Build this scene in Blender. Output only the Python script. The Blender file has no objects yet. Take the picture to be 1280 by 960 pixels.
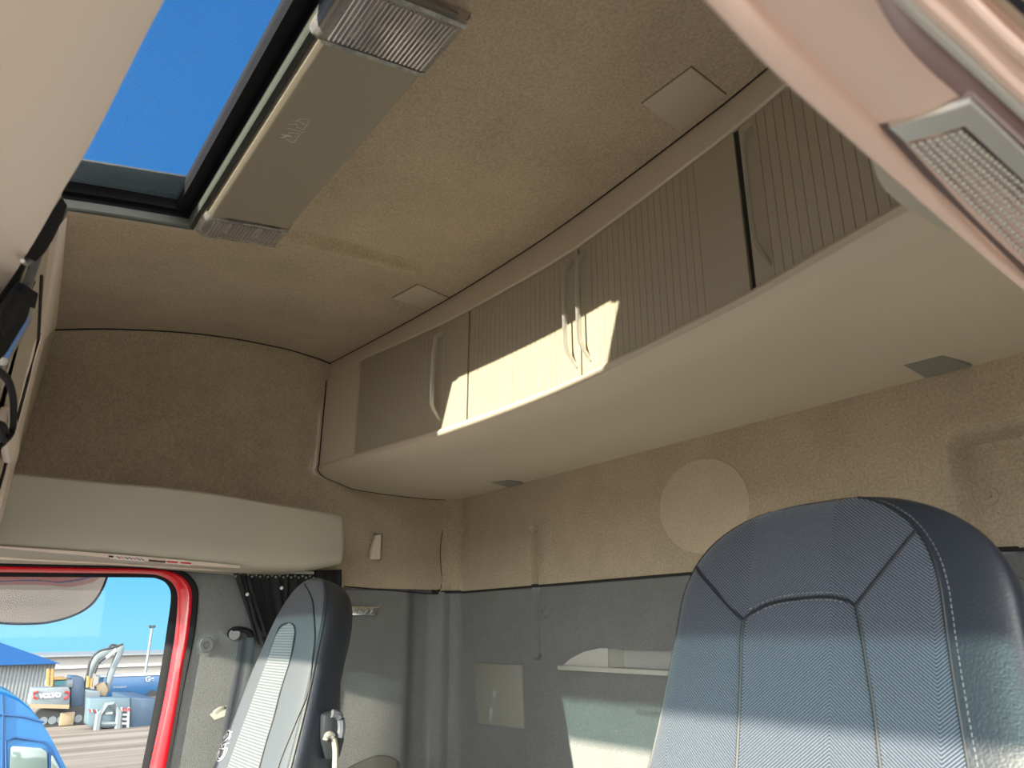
import bpy, bmesh, math, random
from mathutils import Vector, Matrix, noise
random.seed(7)
SC = bpy.context.scene
COL = SC.collection
rad = math.radians

# ------------------------------------------------------------------ camera model (1280x960 frame)
YAW, PITCH, ROLL, F = rad(53.587), rad(18.383), rad(-.5166), 925.7
FW = Vector((-math.sin(YAW)*math.cos(PITCH), math.cos(YAW)*math.cos(PITCH), math.sin(PITCH)))
_r = FW.cross(Vector((0, 0, 1))).normalized()
_u = _r.cross(FW)
RT = _r*math.cos(ROLL) + _u*math.sin(ROLL)
UP = -_r*math.sin(ROLL) + _u*math.cos(ROLL)
CAM = Vector((2.0, -1.24628, 0.0))
def ray(px, py): return RT*((px-640)/F) - UP*((py-480)/F) + FW
def P(px, py, ax, val):
    d = ray(px, py); t = (val-CAM[ax])/d[ax]; return CAM + d*t
def PP(px, py, p0, n):
    d = ray(px, py); t = (Vector(p0)-CAM).dot(n)/d.dot(n); return CAM + d*t

# ------------------------------------------------------------------ object helpers
def tag(o, label=None, cat=None, group=None, kind=None):
    if label: o['label'] = label
    if cat: o['category'] = cat
    if group: o['group'] = group
    if kind: o['kind'] = kind
    return o
def empty(name, loc, label, cat, group=None):
    o = bpy.data.objects.new(name, None); COL.objects.link(o); o.location = loc
    o.empty_display_size = .05
    return tag(o, label, cat, group)
def obj(name, bm, mat, parent=None, smooth=True, label=None, kind=None, ang=35):
    me = bpy.data.meshes.new(name)
    bmesh.ops.remove_doubles(bm, verts=bm.verts, dist=1e-6)
    bmesh.ops.recalc_face_normals(bm, faces=bm.faces)
    bm.to_mesh(me); bm.free()
    mats = mat if isinstance(mat, (list, tuple)) else [mat]
    for m in mats: me.materials.append(m)
    if smooth:
        me.polygons.foreach_set('use_smooth', [True]*len(me.polygons))
        try: me.set_sharp_from_angle(angle=rad(ang))
        except Exception: pass
    o = bpy.data.objects.new(name, me); COL.objects.link(o)
    if parent is not None:
        base = Vector((0, 0, 0)); q = parent
        while q is not None: base += q.location; q = q.parent
        o.parent = parent
        o.data.transform(Matrix.Translation(-base))
    if label: o['label'] = label
    if kind: o['kind'] = kind
    return o
def grid(bm, f, nu, nv, cu=False, cv=False, mi=0):
    vs = [[bm.verts.new(f(i/nu, j/nv)) for j in range(nv + (0 if cv else 1))] for i in range(nu + (0 if cu else 1))]
    fs = []
    for i in range(nu):
        for j in range(nv):
            a = vs[i][j]; b = vs[(i+1) % len(vs)][j]; c = vs[(i+1) % len(vs)][(j+1) % len(vs[0])]; d = vs[i][(j+1) % len(vs[0])]
            try:
                fc = bm.faces.new((a, b, c, d)); fc.material_index = mi; fs.append(fc)
            except ValueError: pass
    return vs, fs
def rows(bm, R, closed=False, mi=0):
    """skin a list of equally long rows of points"""
    vs = [[bm.verts.new(p) for p in r] for r in R]
    for i in range(len(vs)-1):
        n = len(vs[i])
        for j in range(n if closed else n-1):
            fc = bm.faces.new((vs[i][j], vs[i+1][j], vs[i+1][(j+1) % n], vs[i][(j+1) % n])); fc.material_index = mi
    return vs
def cap(bm, ring):
    try: bm.faces.new(ring)
    except ValueError: pass
def box(bm, c, s, bev=0.0, M=None, seg=2):
    t = bmesh.new()
    bmesh.ops.create_cube(t, size=1)
    for v in t.verts: v.co = Vector((v.co.x*s[0], v.co.y*s[1], v.co.z*s[2]))
    if bev > 0: bmesh.ops.bevel(t, geom=t.edges[:], offset=bev, segments=seg, affect='EDGES', profile=.5)
    if M is not None: t.transform(M)
    t.transform(Matrix.Translation(Vector(c)))
    merge(bm, t)
def merge(bm, t):
    me = bpy.data.meshes.new('tmp'); t.to_mesh(me); t.free(); bm.from_mesh(me); bpy.data.meshes.remove(me)
def prism(bm, pts, vec, bev=0.0, seg=2):
    """closed polygon pts extruded along vec"""
    t = bmesh.new(); vec = Vector(vec)
    a = [t.verts.new(Vector(p)) for p in pts]; b = [t.verts.new(Vector(p)+vec) for p in pts]
    t.faces.new(a); t.faces.new(b[::-1])
    n = len(a)
    for i in range(n): t.faces.new((a[i], a[(i+1) % n], b[(i+1) % n], b[i]))
    bmesh.ops.recalc_face_normals(t, faces=t.faces)
    if bev > 0: bmesh.ops.bevel(t, geom=t.edges[:], offset=bev, segments=seg, affect='EDGES', profile=.5)
    merge(bm, t)
def smoothpath(pts, n=8, closed=False):
    pts = [Vector(p) for p in pts]; out = []; L = len(pts)
    rng = range(L if closed else L-1)
    for i in rng:
        p0 = pts[(i-1) % L] if (closed or i > 0) else pts[0]
        p1 = pts[i]; p2 = pts[(i+1) % L]
        p3 = pts[(i+2) % L] if (closed or i+2 < L) else pts[-1]
        for k in range(n):
            t = k/n
            out.append(.5*((2*p1)+(-p0+p2)*t+(2*p0-5*p1+4*p2-p3)*t*t+(-p0+3*p1-3*p2+p3)*t**3))
    if not closed: out.append(pts[-1])
    return out
def tube(bm, pts, r, n=8, closed=False, rx=None, up=None, taper=None):
    """sweep an ellipse (r x rx) along pts"""
    pts = [Vector(p) for p in pts]; L = len(pts); R = []
    for i, p in enumerate(pts):
        if closed: d = pts[(i+1) % L]-pts[i-1]
        else: d = pts[min(i+1, L-1)]-pts[max(i-1, 0)]
        d.normalize()
        ref = Vector(up) if up else (Vector((0, 0, 1)) if abs(d.z) < .9 else Vector((1, 0, 0)))
        s = d.cross(ref).normalized(); u = s.cross(d)
        k = taper(i/(L-1)) if taper else 1
        R.append([p + s*math.cos(a)*r*k + u*math.sin(a)*(rx or r)*k for a in [2*math.pi*j/n for j in range(n)]])
    if closed: R.append(R[0])
    vs = rows(bm, R, closed=True)
    if not closed: cap(bm, vs[0]); cap(bm, vs[-1][::-1])
def cyl(bm, p0, p1, r0, r1=None, n=20):
    tube(bm, [p0, p1], r0, n) if r1 is None else tube(bm, [p0, p1], 1, n, taper=lambda t: r0+(r1-r0)*t)
def ss(a, b, x):
    t = max(0, min(1, (x-a)/(b-a))); return t*t*(3-2*t)
def lerp_tab(tab, x):
    if x <= tab[0][0]: return tab[0][1]
    for (a, b), (c, d) in zip(tab, tab[1:]):
        if x <= c:
            return b+(d-b)*(x-a)/(c-a)
    return tab[-1][1]
def smooth_tab(tab, x):
    if x <= tab[0][0]: return tab[0][1]
    if x >= tab[-1][0]: return tab[-1][1]
    for i in range(len(tab)-1):
        if tab[i][0] <= x <= tab[i+1][0]:
            x0, y0 = tab[i]; x1, y1 = tab[i+1]
            m0 = (y1-tab[i-1][1])/(x1-tab[i-1][0]) if i > 0 else (y1-y0)/(x1-x0)
            m1 = (tab[i+2][1]-y0)/(tab[i+2][0]-x0) if i+2 < len(tab) else (y1-y0)/(x1-x0)
            h = x1-x0; t = (x-x0)/h
            return (2*t**3-3*t*t+1)*y0+(t**3-2*t*t+t)*h*m0+(-2*t**3+3*t*t)*y1+(t**3-t*t)*h*m1
def text(s, size, M, mat, name, parent, depth=.0004, bold=0.0, align='CENTER'):
    c = bpy.data.curves.new(name, 'FONT'); c.body = s; c.size = size; c.extrude = depth; c.align_x = align; c.align_y = 'CENTER'
    c.offset = bold
    to = bpy.data.objects.new(name+'_src', c); COL.objects.link(to)
    me = bpy.data.meshes.new_from_object(to.evaluated_get(bpy.context.evaluated_depsgraph_get()))
    bpy.data.objects.remove(to); bpy.data.curves.remove(c)
    me.transform(M); me.materials.clear(); me.materials.append(mat)
    o = bpy.data.objects.new(name, me); COL.objects.link(o)
    if parent is not None:
        base = Vector((0, 0, 0)); q = parent
        while q is not None: base += q.location; q = q.parent
        o.parent = parent; me.transform(Matrix.Translation(-base))
    return o
def frame_mat(o, x, y):
    """matrix from a local frame: local X -> x, local Y -> y, Z -> x cross y"""
    x = Vector(x).normalized(); y = Vector(y); z = x.cross(y).normalized(); y = z.cross(x)
    m = Matrix((x, y, z)).transposed().to_4x4(); m.translation = Vector(o); return m

# ------------------------------------------------------------------ materials
def mat(name, col, rough=.6, metal=0, spec=.5, bump=0, bscale=200, var=0, vscale=6, sheen=0, coat=0, aniso=None, trans=0, mottling=None):
    m = bpy.data.materials.new(name); m.use_nodes = True; nt = m.node_tree; N = nt.nodes; L = nt.links
    b = N['Principled BSDF']; b.inputs['Base Color'].default_value = (*col, 1); b.inputs['Roughness'].default_value = rough
    b.inputs['Metallic'].default_value = metal; b.inputs['Specular IOR Level'].default_value = spec
    b.inputs['Sheen Weight'].default_value = sheen; b.inputs['Coat Weight'].default_value = coat
    b.inputs['Transmission Weight'].default_value = trans
    tc = N.new('ShaderNodeTexCoord')
    if bump:
        n = N.new('ShaderNodeTexNoise'); n.inputs['Scale'].default_value = bscale; n.inputs['Detail'].default_value = 3
        mp = N.new('ShaderNodeMapping'); mp.inputs['Scale'].default_value = aniso or (1, 1, 1)
        L.new(tc.outputs['Object'], mp.inputs[0]); L.new(mp.outputs[0], n.inputs[0])
        bp = N.new('ShaderNodeBump'); bp.inputs['Strength'].default_value = bump; bp.inputs['Distance'].default_value = .002
        L.new(n.outputs[0], bp.inputs['Height']); L.new(bp.outputs[0], b.inputs['Normal'])
    if var:
        n2 = N.new('ShaderNodeTexNoise'); n2.inputs['Scale'].default_value = vscale; n2.inputs['Detail'].default_value = 6
        n2.inputs['Roughness'].default_value = .65
        L.new(tc.outputs['Object'], n2.inputs[0])
        r = N.new('ShaderNodeMapRange'); r.inputs['From Min'].default_value = .3; r.inputs['From Max'].default_value = .7
        r.inputs['To Min'].default_value = 1-var; r.inputs['To Max'].default_value = 1+var
        L.new(n2.outputs[0], r.inputs[0])
        last = r.outputs[0]
        if mottling:
            n3 = N.new('ShaderNodeTexNoise'); n3.inputs['Scale'].default_value = mottling[0]; n3.inputs['Detail'].default_value = 2
            mp3 = N.new('ShaderNodeMapping'); mp3.inputs['Scale'].default_value = mottling[2] if len(mottling) > 2 else (1, 1, 1)
            L.new(tc.outputs['Object'], mp3.inputs[0]); L.new(mp3.outputs[0], n3.inputs[0])
            r3 = N.new('ShaderNodeMapRange'); r3.inputs['From Min'].default_value = .3; r3.inputs['From Max'].default_value = .7
            r3.inputs['To Min'].default_value = 1-mottling[1]; r3.inputs['To Max'].default_value = 1+mottling[1]
            L.new(n3.outputs[0], r3.inputs[0])
            mm = N.new('ShaderNodeMath'); mm.operation = 'MULTIPLY'; L.new(last, mm.inputs[0]); L.new(r3.outputs[0], mm.inputs[1]); last = mm.outputs[0]
        vm = N.new('ShaderNodeVectorMath'); vm.operation = 'SCALE'; vm.inputs[0].default_value = col
        L.new(last, vm.inputs['Scale']); L.new(vm.outputs[0], b.inputs['Base Color'])
    return m
def simple_glass(name, tint, gloss=.08, rough=0.02):
    m = bpy.data.materials.new(name); m.use_nodes = True; nt = m.node_tree; N = nt.nodes; L = nt.links
    for n in list(N): N.remove(n)
    out = N.new('ShaderNodeOutputMaterial'); t = N.new('ShaderNodeBsdfTransparent'); t.inputs[0].default_value = (*tint, 1)
    g = N.new('ShaderNodeBsdfGlossy'); g.inputs['Roughness'].default_value = rough
    mx = N.new('ShaderNodeMixShader'); mx.inputs[0].default_value = gloss
    L.new(t.outputs[0], mx.inputs[1]); L.new(g.outputs[0], mx.inputs[2]); L.new(mx.outputs[0], out.inputs[0]); return m

M = {}
M['liner'] = mat('beige_headliner_felt', (.46, .38, .275), .95, bump=.6, bscale=420, var=.11, vscale=5, sheen=.15, spec=.1, mottling=(240, .17))
M['liner_wall'] = mat('beige_wall_felt', (.43, .36, .265), .95, bump=.6, bscale=420, var=.11, vscale=6, sheen=.15, spec=.1, mottling=(220, .17))
M['patch'] = mat('pale_round_felt', (.53, .44, .33), .95, bump=.4, bscale=420, var=.05, vscale=6, spec=.1, mottling=(240, .08))
M['greyfelt'] = mat('grey_lower_fabric', (.19, .197, .197), .95, bump=.6, bscale=520, var=.07, vscale=7, spec=.1, mottling=(420, .16))
M['plastic'] = mat('beige_grained_plastic', (.61, .535, .42), .55, bump=.22, bscale=650, var=.015, vscale=3, spec=.35)
M['plastic2'] = mat('warm_trim_plastic', (.50, .43, .33), .5, bump=.1, bscale=500, spec=.35)
M['pinkplastic'] = mat('pale_trim_plastic', (.76, .65, .55), .5, bump=.05, bscale=500, spec=.35)
M['panel'] = mat('taupe_console_plastic', (.33, .29, .225), .38, bump=.05, bscale=700, spec=.4)
M['door'] = mat('taupe_shutter_plastic', (.40, .355, .265), .5, bump=.05, bscale=500, spec=.35)
M['sidebox'] = mat('olive_beige_box_plastic', (.43, .405, .325), .6, bump=.12, bscale=600, spec=.3)
M['greyplastic'] = mat('grey_plastic_cover', (.25, .25, .225), .6, bump=.1, bscale=500, spec=.3)
M['lightgrey'] = mat('light_grey_plastic', (.50, .50, .46), .45, spec=.4)
M['black'] = mat('black_rubber', (.010, .010, .012), .75, spec=.15)
M['blackgloss'] = mat('black_gloss_plastic', (.01, .01, .013), .18)
M['shadowgap'] = mat('dark_gap', (.02, .018, .015), .9)
M['chrome'] = mat('chrome', (.8, .8, .78), .14, metal=1)
M['alu'] = mat('brushed_aluminium_paint', (.66, .66, .62), .28, metal=.6)
M['leather'] = mat('black_leather', (.020, .026, .037), .42, bump=.2, bscale=420, spec=.5)
M['leather_blue'] = mat('dark_blue_grey_leather', (.085, .095, .11), .5, bump=.2, bscale=420, spec=.45)
M['seam'] = mat('black_piping', (.015, .018, .022), .5)
M['stitch'] = mat('grey_stitching', (.17, .18, .19), .7)
M['curtain'] = mat('black_curtain_cloth', (.018, .018, .022), .9, bump=.3, bscale=300)
M['belt'] = mat('dark_belt_webbing', (.02, .025, .035), .65, bump=.5, bscale=600)
M['white'] = mat('white_print', (.75, .75, .73), .5)
M['redprint'] = mat('red_print', (.6, .03, .03), .5)
M['red'] = mat('red_car_paint', (.62, .008, .018), .22, coat=.6, spec=.5)
M['mirror'] = mat('convex_mirror_glass', (.86, .88, .9), .02, metal=1)
M['darkbar'] = mat('dark_grey_bar', (.035, .037, .04), .6)
M['ribs'] = mat('clear_lens_rib', (.80, .74, .72), .12, metal=.55, spec=1)
M['border'] = mat('mottled_clear_border', (.55, .56, .52), .15, metal=.5, var=.5, vscale=60)
M['groove'] = mat('dark_brown_groove', (.10, .055, .045), .5)
M['rim'] = mat('olive_grey_rubber', (.075, .085, .072), .4)
M['navyrim'] = mat('dark_blue_rim', (.02, .05, .10), .35)
M['glass'] = simple_glass('clear_side_glass', (.93, .97, .97), .012)
M['windglass'] = simple_glass('windscreen_glass', (.95, .97, .96), .04)
M['tintband'] = simple_glass('tinted_sun_strip', (.12, .19, .205), .04)
M['lens'] = None
def lens_mat():
    m = mat('ribbed_clear_lens', (.86, .82, .80), .10, spec=.9)
    nt = m.node_tree; N = nt.nodes; L = nt.links; b = N['Principled BSDF']
    b.inputs['Transmission Weight'].default_value = .80; b.inputs['IOR'].default_value = 1.3
    return m
M['lens'] = lens_mat()
M['pink'] = mat('warm_pinkish_plastic', (.76, .58, .50), .5, spec=.35)  # red light bounced from the door is put into this base colour
def screen_mat():
    m = bpy.data.materials.new('fine_insect_mesh'); m.use_nodes = True; nt = m.node_tree; N = nt.nodes; L = nt.links
    for n in list(N): N.remove(n)
    out = N.new('ShaderNodeOutputMaterial'); t = N.new('ShaderNodeBsdfTransparent'); d = N.new('ShaderNodeBsdfDiffuse')
    t.inputs[0].default_value = (1, 1, 1, 1); d.inputs[0].default_value = (.25, .35, .45, 1)
    tc = N.new('ShaderNodeTexCoord'); sp = N.new('ShaderNodeSeparateXYZ'); L.new(tc.outputs['Object'], sp.inputs[0])
    outs = []
    for ax in (0, 1):
        mu = N.new('ShaderNodeMath'); mu.operation = 'MULTIPLY'; mu.inputs[1].default_value = 420.0; L.new(sp.outputs[ax], mu.inputs[0])
        fr = N.new('ShaderNodeMath'); fr.operation = 'FRACT'; L.new(mu.outputs[0], fr.inputs[0])
        lt = N.new('ShaderNodeMath'); lt.operation = 'LESS_THAN'; lt.inputs[1].default_value = .2; L.new(fr.outputs[0], lt.inputs[0])
        outs.append(lt.outputs[0])
    mx = N.new('ShaderNodeMath'); mx.operation = 'MAXIMUM'; L.new(outs[0], mx.inputs[0]); L.new(outs[1], mx.inputs[1])
    s = N.new('ShaderNodeMixShader'); L.new(mx.outputs[0], s.inputs[0]); L.new(t.outputs[0], s.inputs[1]); L.new(d.outputs[0], s.inputs[2])
    L.new(s.outputs[0], out.inputs[0]); return m
M['screen'] = screen_mat()
def herring_mat(name, dark, light, period=.032, pitch=.0034, slope=.8, flat=False):
    """woven twill: diagonal pale threads that turn direction every 'period'"""
    m = bpy.data.materials.new(name); m.use_nodes = True; nt = m.node_tree; N = nt.nodes; L = nt.links
    b = N['Principled BSDF']; b.inputs['Roughness'].default_value = .8; b.inputs['Specular IOR Level'].default_value = .25; b.inputs['Sheen Weight'].default_value = .3
    tc = N.new('ShaderNodeTexCoord'); sp = N.new('ShaderNodeSeparateXYZ'); L.new(tc.outputs['Object'], sp.inputs[0])
    def mth(op, a, bb=None):
        n = N.new('ShaderNodeMath'); n.operation = op
        for k, v in enumerate((a, bb)):
            if v is None: continue
            if isinstance(v, (int, float)): n.inputs[k].default_value = v
            else: L.new(v, n.inputs[k])
        return n.outputs[0]
    pp = mth('PINGPONG', mth('ADD', sp.outputs[0], 4.0), period) if not flat else mth('MULTIPLY', sp.outputs[0], 1)
    v = mth('FRACT', mth('DIVIDE', mth('ADD', sp.outputs[2], mth('MULTIPLY', pp, slope)), pitch))
    tri = mth('ABSOLUTE', mth('SUBTRACT', v, .5))
    r = N.new('ShaderNodeMapRange'); r.inputs['From Min'].default_value = .12; r.inputs['From Max'].default_value = .42; L.new(tri, r.inputs[0])
    nz = N.new('ShaderNodeTexNoise'); nz.inputs['Scale'].default_value = 900; L.new(tc.outputs['Object'], nz.inputs[0])
    f = mth('MULTIPLY', r.outputs[0], mth('ADD', mth('MULTIPLY', nz.outputs[0], .8), .5))
    mx = N.new('ShaderNodeMix'); mx.data_type = 'RGBA'; L.new(f, mx.inputs['Factor'])
    mx.inputs['A'].default_value = (*dark, 1); mx.inputs['B'].default_value = (*light, 1)
    L.new(mx.outputs['Result'], b.inputs['Base Color'])
    bp = N.new('ShaderNodeBump'); bp.inputs['Strength'].default_value = .5; bp.inputs['Distance'].default_value = .0008
    L.new(f, bp.inputs['Height']); L.new(bp.outputs[0], b.inputs['Normal'])
    return m
M['herring'] = herring_mat('navy_herringbone_fabric', (.006, .014, .030), (.14, .162, .20), period=.10, pitch=.0032, slope=.80)
M['ribfab'] = herring_mat('ribbed_grey_fabric', (.07, .085, .10), (.20, .22, .235), pitch=.005, slope=0.0, flat=True)
M['bunk'] = mat('grey_mattress_cover', (.62, .60, .56), .9, bump=.3, bscale=300)
M['floormat'] = mat('grey_floor_mat', (.32, .31, .29), .9)
M['dash'] = mat('dark_dashboard', (.22, .21, .20), .7)

# ------------------------------------------------------------------ interior surfaces
WX = 2.13                     # inner width of the cab
CEIL = [(-2.15, .49), (-1.8, .57), (-1.5, .63), (-1.21, .692), (-.98, .727), (-.83, .748), (-.7, .757), (-.455, .757), (-.2, .757), (.02, .757)]
def zc(x, y):
    z = smooth_tab(CEIL, y)
    e = min(x, WX-x)
    z -= .02*(1-ss(-.02, .22, e))*ss(-1.25, -1.0, y)*(1-ss(-.6, -.45, y))*-.6
    # soft pressed channels in the headliner beside the lamp console
    for x0 in (.690,):
        if y > -.86:
            g_ = (x-x0)/.016; z += .0085*g_*math.exp(-g_*g_)*ss(-.86, -.80, y)*(1-ss(-.60, -.49, y))*3.6
    z -= .007*math.exp(-((x-1.10)/.05)**2)*ss(-.8, -.75, y)*(1-ss(-.6, -.5, y))
    return z
HX0, HX1, HY0, HY1 = .668, 1.335, -1.45, -1.006     # roof hatch opening
# ceiling: a grid with the hatch opening left out
bm = bmesh.new()
xs = sorted(set([-.03+i*.03 for i in range(73)] + [.64+.004*i for i in range(27)] + [HX0, HX1])); ys = sorted(set([-2.15+i*.03 for i in range(73)] + [HY0, HY1, .02]))
xs = [x for x in xs if x <= WX+.03]; ys = [y for y in ys if y <= .021]
V = {}
for i, x in enumerate(xs):
    for j, y in enumerate(ys): V[i, j] = bm.verts.new((x, y, zc(x, y)))
for i in range(len(xs)-1):
    for j in range(len(ys)-1):
        mx_, my_ = (xs[i]+xs[i+1])/2, (ys[j]+ys[j+1])/2
        if HX0 < mx_ < HX1 and HY0 < my_ < HY1: continue
        bm.faces.new((V[i, j], V[i+1, j], V[i+1, j+1], V[i, j+1]))
for v in [v for v in bm.verts if not v.link_faces]: bm.verts.remove(v)
ceiling = obj('ceiling', bm, M['liner'], kind='structure')
# outer roof skin above the liner
bm = bmesh.new()
def roofskin(x0, x1, y0, y1):
    grid(bm, lambda u, v: Vector((x0+(x1-x0)*u, y0+(y1-y0)*v, smooth_tab(CEIL, y0+(y1-y0)*v)+.06)), 2, 30)
for a in ((-.1, HX0, -2.15, .1), (HX1, WX+.1, -2.15, .1), (HX0, HX1, -2.15, HY0), (HX0, HX1, HY1, .1)): roofskin(*a)
tag(obj('roof_panel', bm, M['red'], ceiling, smooth=False), kind=None)['label'] = 'red painted outer roof skin'

# rear wall: upper beige lining, lower grey lining
def rbox(x, z, x0, x1, z0, z1, s):      # soft rectangle 0..1
    return ss(x0-s, x0+s, x)*(1-ss(x1-s, x1+s, x))*ss(z0-s, z0+s, z)*(1-ss(z1-s, z1+s, z))
def yw(x, z):
    y = 0
    y += .026*rbox(x, z, .390, .414, -.065, .262, .006)          # narrow pressed channel
    y += -.005*rbox(x, z, .43, .475, .12, .268, .010)
    y += -.0*rbox(x, z, 1.2, 1.3, .1, .2, .01)
    y += .055*rbox(x, z, 1.492, 1.66, -.5, .285, .012)            # recess round the right fastener
    y += .004*rbox(x, z, -.1, .08, .11, .39, .03)
    # rounded corners to the side walls
    for e in (x, WX-x):
        if e < .05: y -= .05-math.sqrt(max(0, .05**2-(.05-max(e, 0))**2))
    return y
def wallgrid(x0, x1, z0, z1, dx, dz, extra=0.0):
    bm = bmesh.new(); nx = int((x1-x0)/dx); nz = int((z1-z0)/dz)
    grid(bm, lambda u, v: Vector((x0+(x1-x0)*u, yw(x0+(x1-x0)*u, z0+(z1-z0)*v)+extra, z0+(z1-z0)*v)), nx, nz)
    return bm
SEAM = .111
wall_back = obj('wall_back', wallgrid(0.0, WX, SEAM+.0015, .42, .007, .007), M['liner_wall'], kind='structure', label='beige felt lining')
lowbm = bmesh.new()
NX0, NX1, NZ0, NZ1 = .51, 1.40, -.084, -.043
def ylow(x, z):
    y = yw(x, z)+.004
    # open storage niche with a slanted left end
    xl = NX0+.150
    if NZ0 <= z <= NZ1 and x > xl and x < NX1: y += .045
    return y
zs_ = sorted(set([-1.3+i*.02 for i in range(60)] + [-.15+i*.007 for i in range(37)] + [NZ0-.0005, NZ0, NZ1, NZ1+.0005, SEAM-.0015, SEAM-.006]))
zs_ = [z for z in zs_ if z <= SEAM-.0014]
xs_ = [i*.007 for i in range(int(WX/.007)+1)] + [WX]
def lowpt(x, z):
    d = ylow(x, z)
    if z > SEAM-.0016: d += .006
    return Vector((x, d, z))
rows(lowbm, [[lowpt(x, z) for z in zs_] for x in xs_])
low = obj('lower_lining', lowbm, M['greyfelt'], wall_back, label='grey fabric lower lining')
bm = bmesh.new(); tube(bm, [Vector((x_/50*WX, yw(x_/50*WX, SEAM)+.0055, SEAM)) for x_ in range(-1, 52)]+[], .0045, 6); box(bm, (-.010, -.028, SEAM), (.018, .075, .014)); obj('seam_gap', bm, M['shadowgap'], wall_back)
def fastener(x, z, parent, r=.0145, m='liner_wall', axis='y', at=0):
    bm = bmesh.new()
    prof = [(0, .0035), (r*.25, .0035), (r*.3, .0015), (r*.5, .0015), (r*.55, .004), (r*.95, .004), (r*1.05, .0), (r*1.5, -.0005)]
    def f(u, v):
        k = v*(len(prof)-1); i = min(int(k), len(prof)-2); t = k-i
        rr = prof[i][0]+(prof[i+1][0]-prof[i][0])*t; hh = prof[i][1]+(prof[i+1][1]-prof[i][1])*t
        a = 2*math.pi*u
        if axis == 'y': return Vector((x+rr*math.cos(a), at-hh-.0006, z+rr*math.sin(a)))
        return Vector((at+hh+.0006, x+rr*math.cos(a), z+rr*math.sin(a)))
    grid(bm, f, 28, 14, cu=True)
    return obj('fastener', bm, M[m], parent)
for px, py, m in ((677, 697, 'liner_wall'), (1237, 620, 'liner_wall'), (679, 764, 'greyfelt'), (1270, 733, 'greyfelt')):
    p = P(px, py, 1, 0.0); yy = yw(p.x, p.z); p = P(px, py, 1, yy)
    fastener(p.x, p.z, wall_back, m=m, at=yy+(.003 if m == 'greyfelt' else -.001))
p = P(878, 632, 1, 0)
bm = bmesh.new()
def disc(u, v):
    a = 2*math.pi*u; return Vector((p.x+.118*v*math.cos(a), -.0012-.0006*(1-v), p.z+.098*v*math.sin(a)))
grid(bm, disc, 64, 6, cu=True); obj('round_patch', bm, M['patch'], wall_back, label='paler round felt patch')
# flat service cover on the lower lining
c = [P(592, 828, 1, .0), P(652, 831, 1, .0), P(655, 911, 1, .0), P(598, 905, 1, .0)]
bm = bmesh.new(); prism(bm, [Vector((q.x, .006, q.z)) for q in c], (0, -.009, 0), .003)
obj('service_cover', bm, M['greyplastic'], wall_back, label='grey plastic cover plate')
# niche liner and lip
bm = bmesh.new()
prism(bm, [(NX0+.02, .047, NZ0), (NX1, .047, NZ0), (NX1, .047, NZ1), (NX0+.17, .047, NZ1)], (0, -.004, 0), 0)
prism(bm, [(NX0-.008, .0035, NZ0-.001), (NX0+.03, .0035, NZ0+.018), (NX0+.075, .0035, NZ1-.008), (NX0+.13, .0035, NZ1+.001), (NX0+.160, .0035, NZ1+.001), (NX0+.158, .0035, NZ0-.001)], (0, -.0015, 0), 0)
prism(bm, [(NX0+.157, .0035, NZ0), (NX0+.157, .0035, NZ1), (NX0+.172, .047, NZ1), (NX0+.172, .047, NZ0)], (-.002, 0, 0), 0)
obj('niche_liner', bm, M['lightgrey'], wall_back, label='light grey niche liner')
bm = bmesh.new(); box(bm, ((NX0+NX1)/2-.006, .006, NZ0-.004), (NX1-NX0+.012, .03, .011), .003)
obj('niche_lip', bm, M['lightgrey'], wall_back)

# passenger side wall
def xw(y, z):
    x = 0.0
    b = (1-ss(-.62, -.36, y))*ss(.20, .33, z)*(1-ss(.60, .775, z))
    x -= .075*b
    x += .03*(ss(.60, .78, z))*(1-ss(-.5, -.4, y))
    x += .012*ss(.32, .45, z)*(1-ss(.6, .75, z))*ss(-1.3, -.6, y)*0
    return x
def seamtop(y): return lerp_tab([(-1.3, .69), (-1.16, .704), (-.92, .756), (-.84, .765), (-.67, .765), (-.446, .757), (.02, .757)], y)
bm = bmesh.new()
yv = [-2.15+i*.0125 for i in range(170)]+[-.03]
def ub(y):  # bottom of upper lining
    r = .03; e = -.030-y
    return .117 + (r-math.sqrt(max(0, r*r-(r-e)**2)) if e < r else 0)
yv = [y for y in yv if y <= -.03]; yv = sorted(set(yv))
Rws = []
for y in yv:
    z0 = ub(y) if y > -.45 else (.117 if y > -.40 else .172)
    z1 = max(zc(.03, y), .3)+.006
    Rws.append([Vector((xw(y, z0+(z1-z0)*k/44), y, z0+(z1-z0)*k/44)) for k in range(45)])
rows(bm, Rws)
wall_left = obj('wall_left', bm, M['liner_wall'], kind='structure', label='beige felt lining')
# thin dark joint under the headliner edge
bm = bmesh.new()
tube(bm, [Vector((xw(y, seamtop(y))+.001, y, zc(xw(y, .75), y)-.001)) for y in [-1.17+i*.02 for i in range(37)]], .0025, 6)
obj('headliner_joint', bm, M['shadowgap'], wall_left)
bm = bmesh.new()
pth = [P(430, 733, 0, -.001), P(500, 739, 0, -.001), P(540, 742, 0, -.001), P(549, 738, 0, -.001), P(552, 725, 0, -.001), P(550, 690, 0, -.001), P(553, 665, 0, -.001), P(559, 640, 0, -.001), P(560, 626, 0, -.001)]
tube(bm, smoothpath(pth, 6), .0020, 6); obj('lining_joint', bm, M['shadowgap'], wall_left)
# strip of the rear lining that wraps round the corner
bm = bmesh.new()
grid(bm, lambda u, v: Vector((-.004+.006*u*0+.0, -.06+.055*u, SEAM+.003+(.42-SEAM)*v)), 6, 10)
obj('corner_lining', bm, M['liner_wall'], wall_left)
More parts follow.
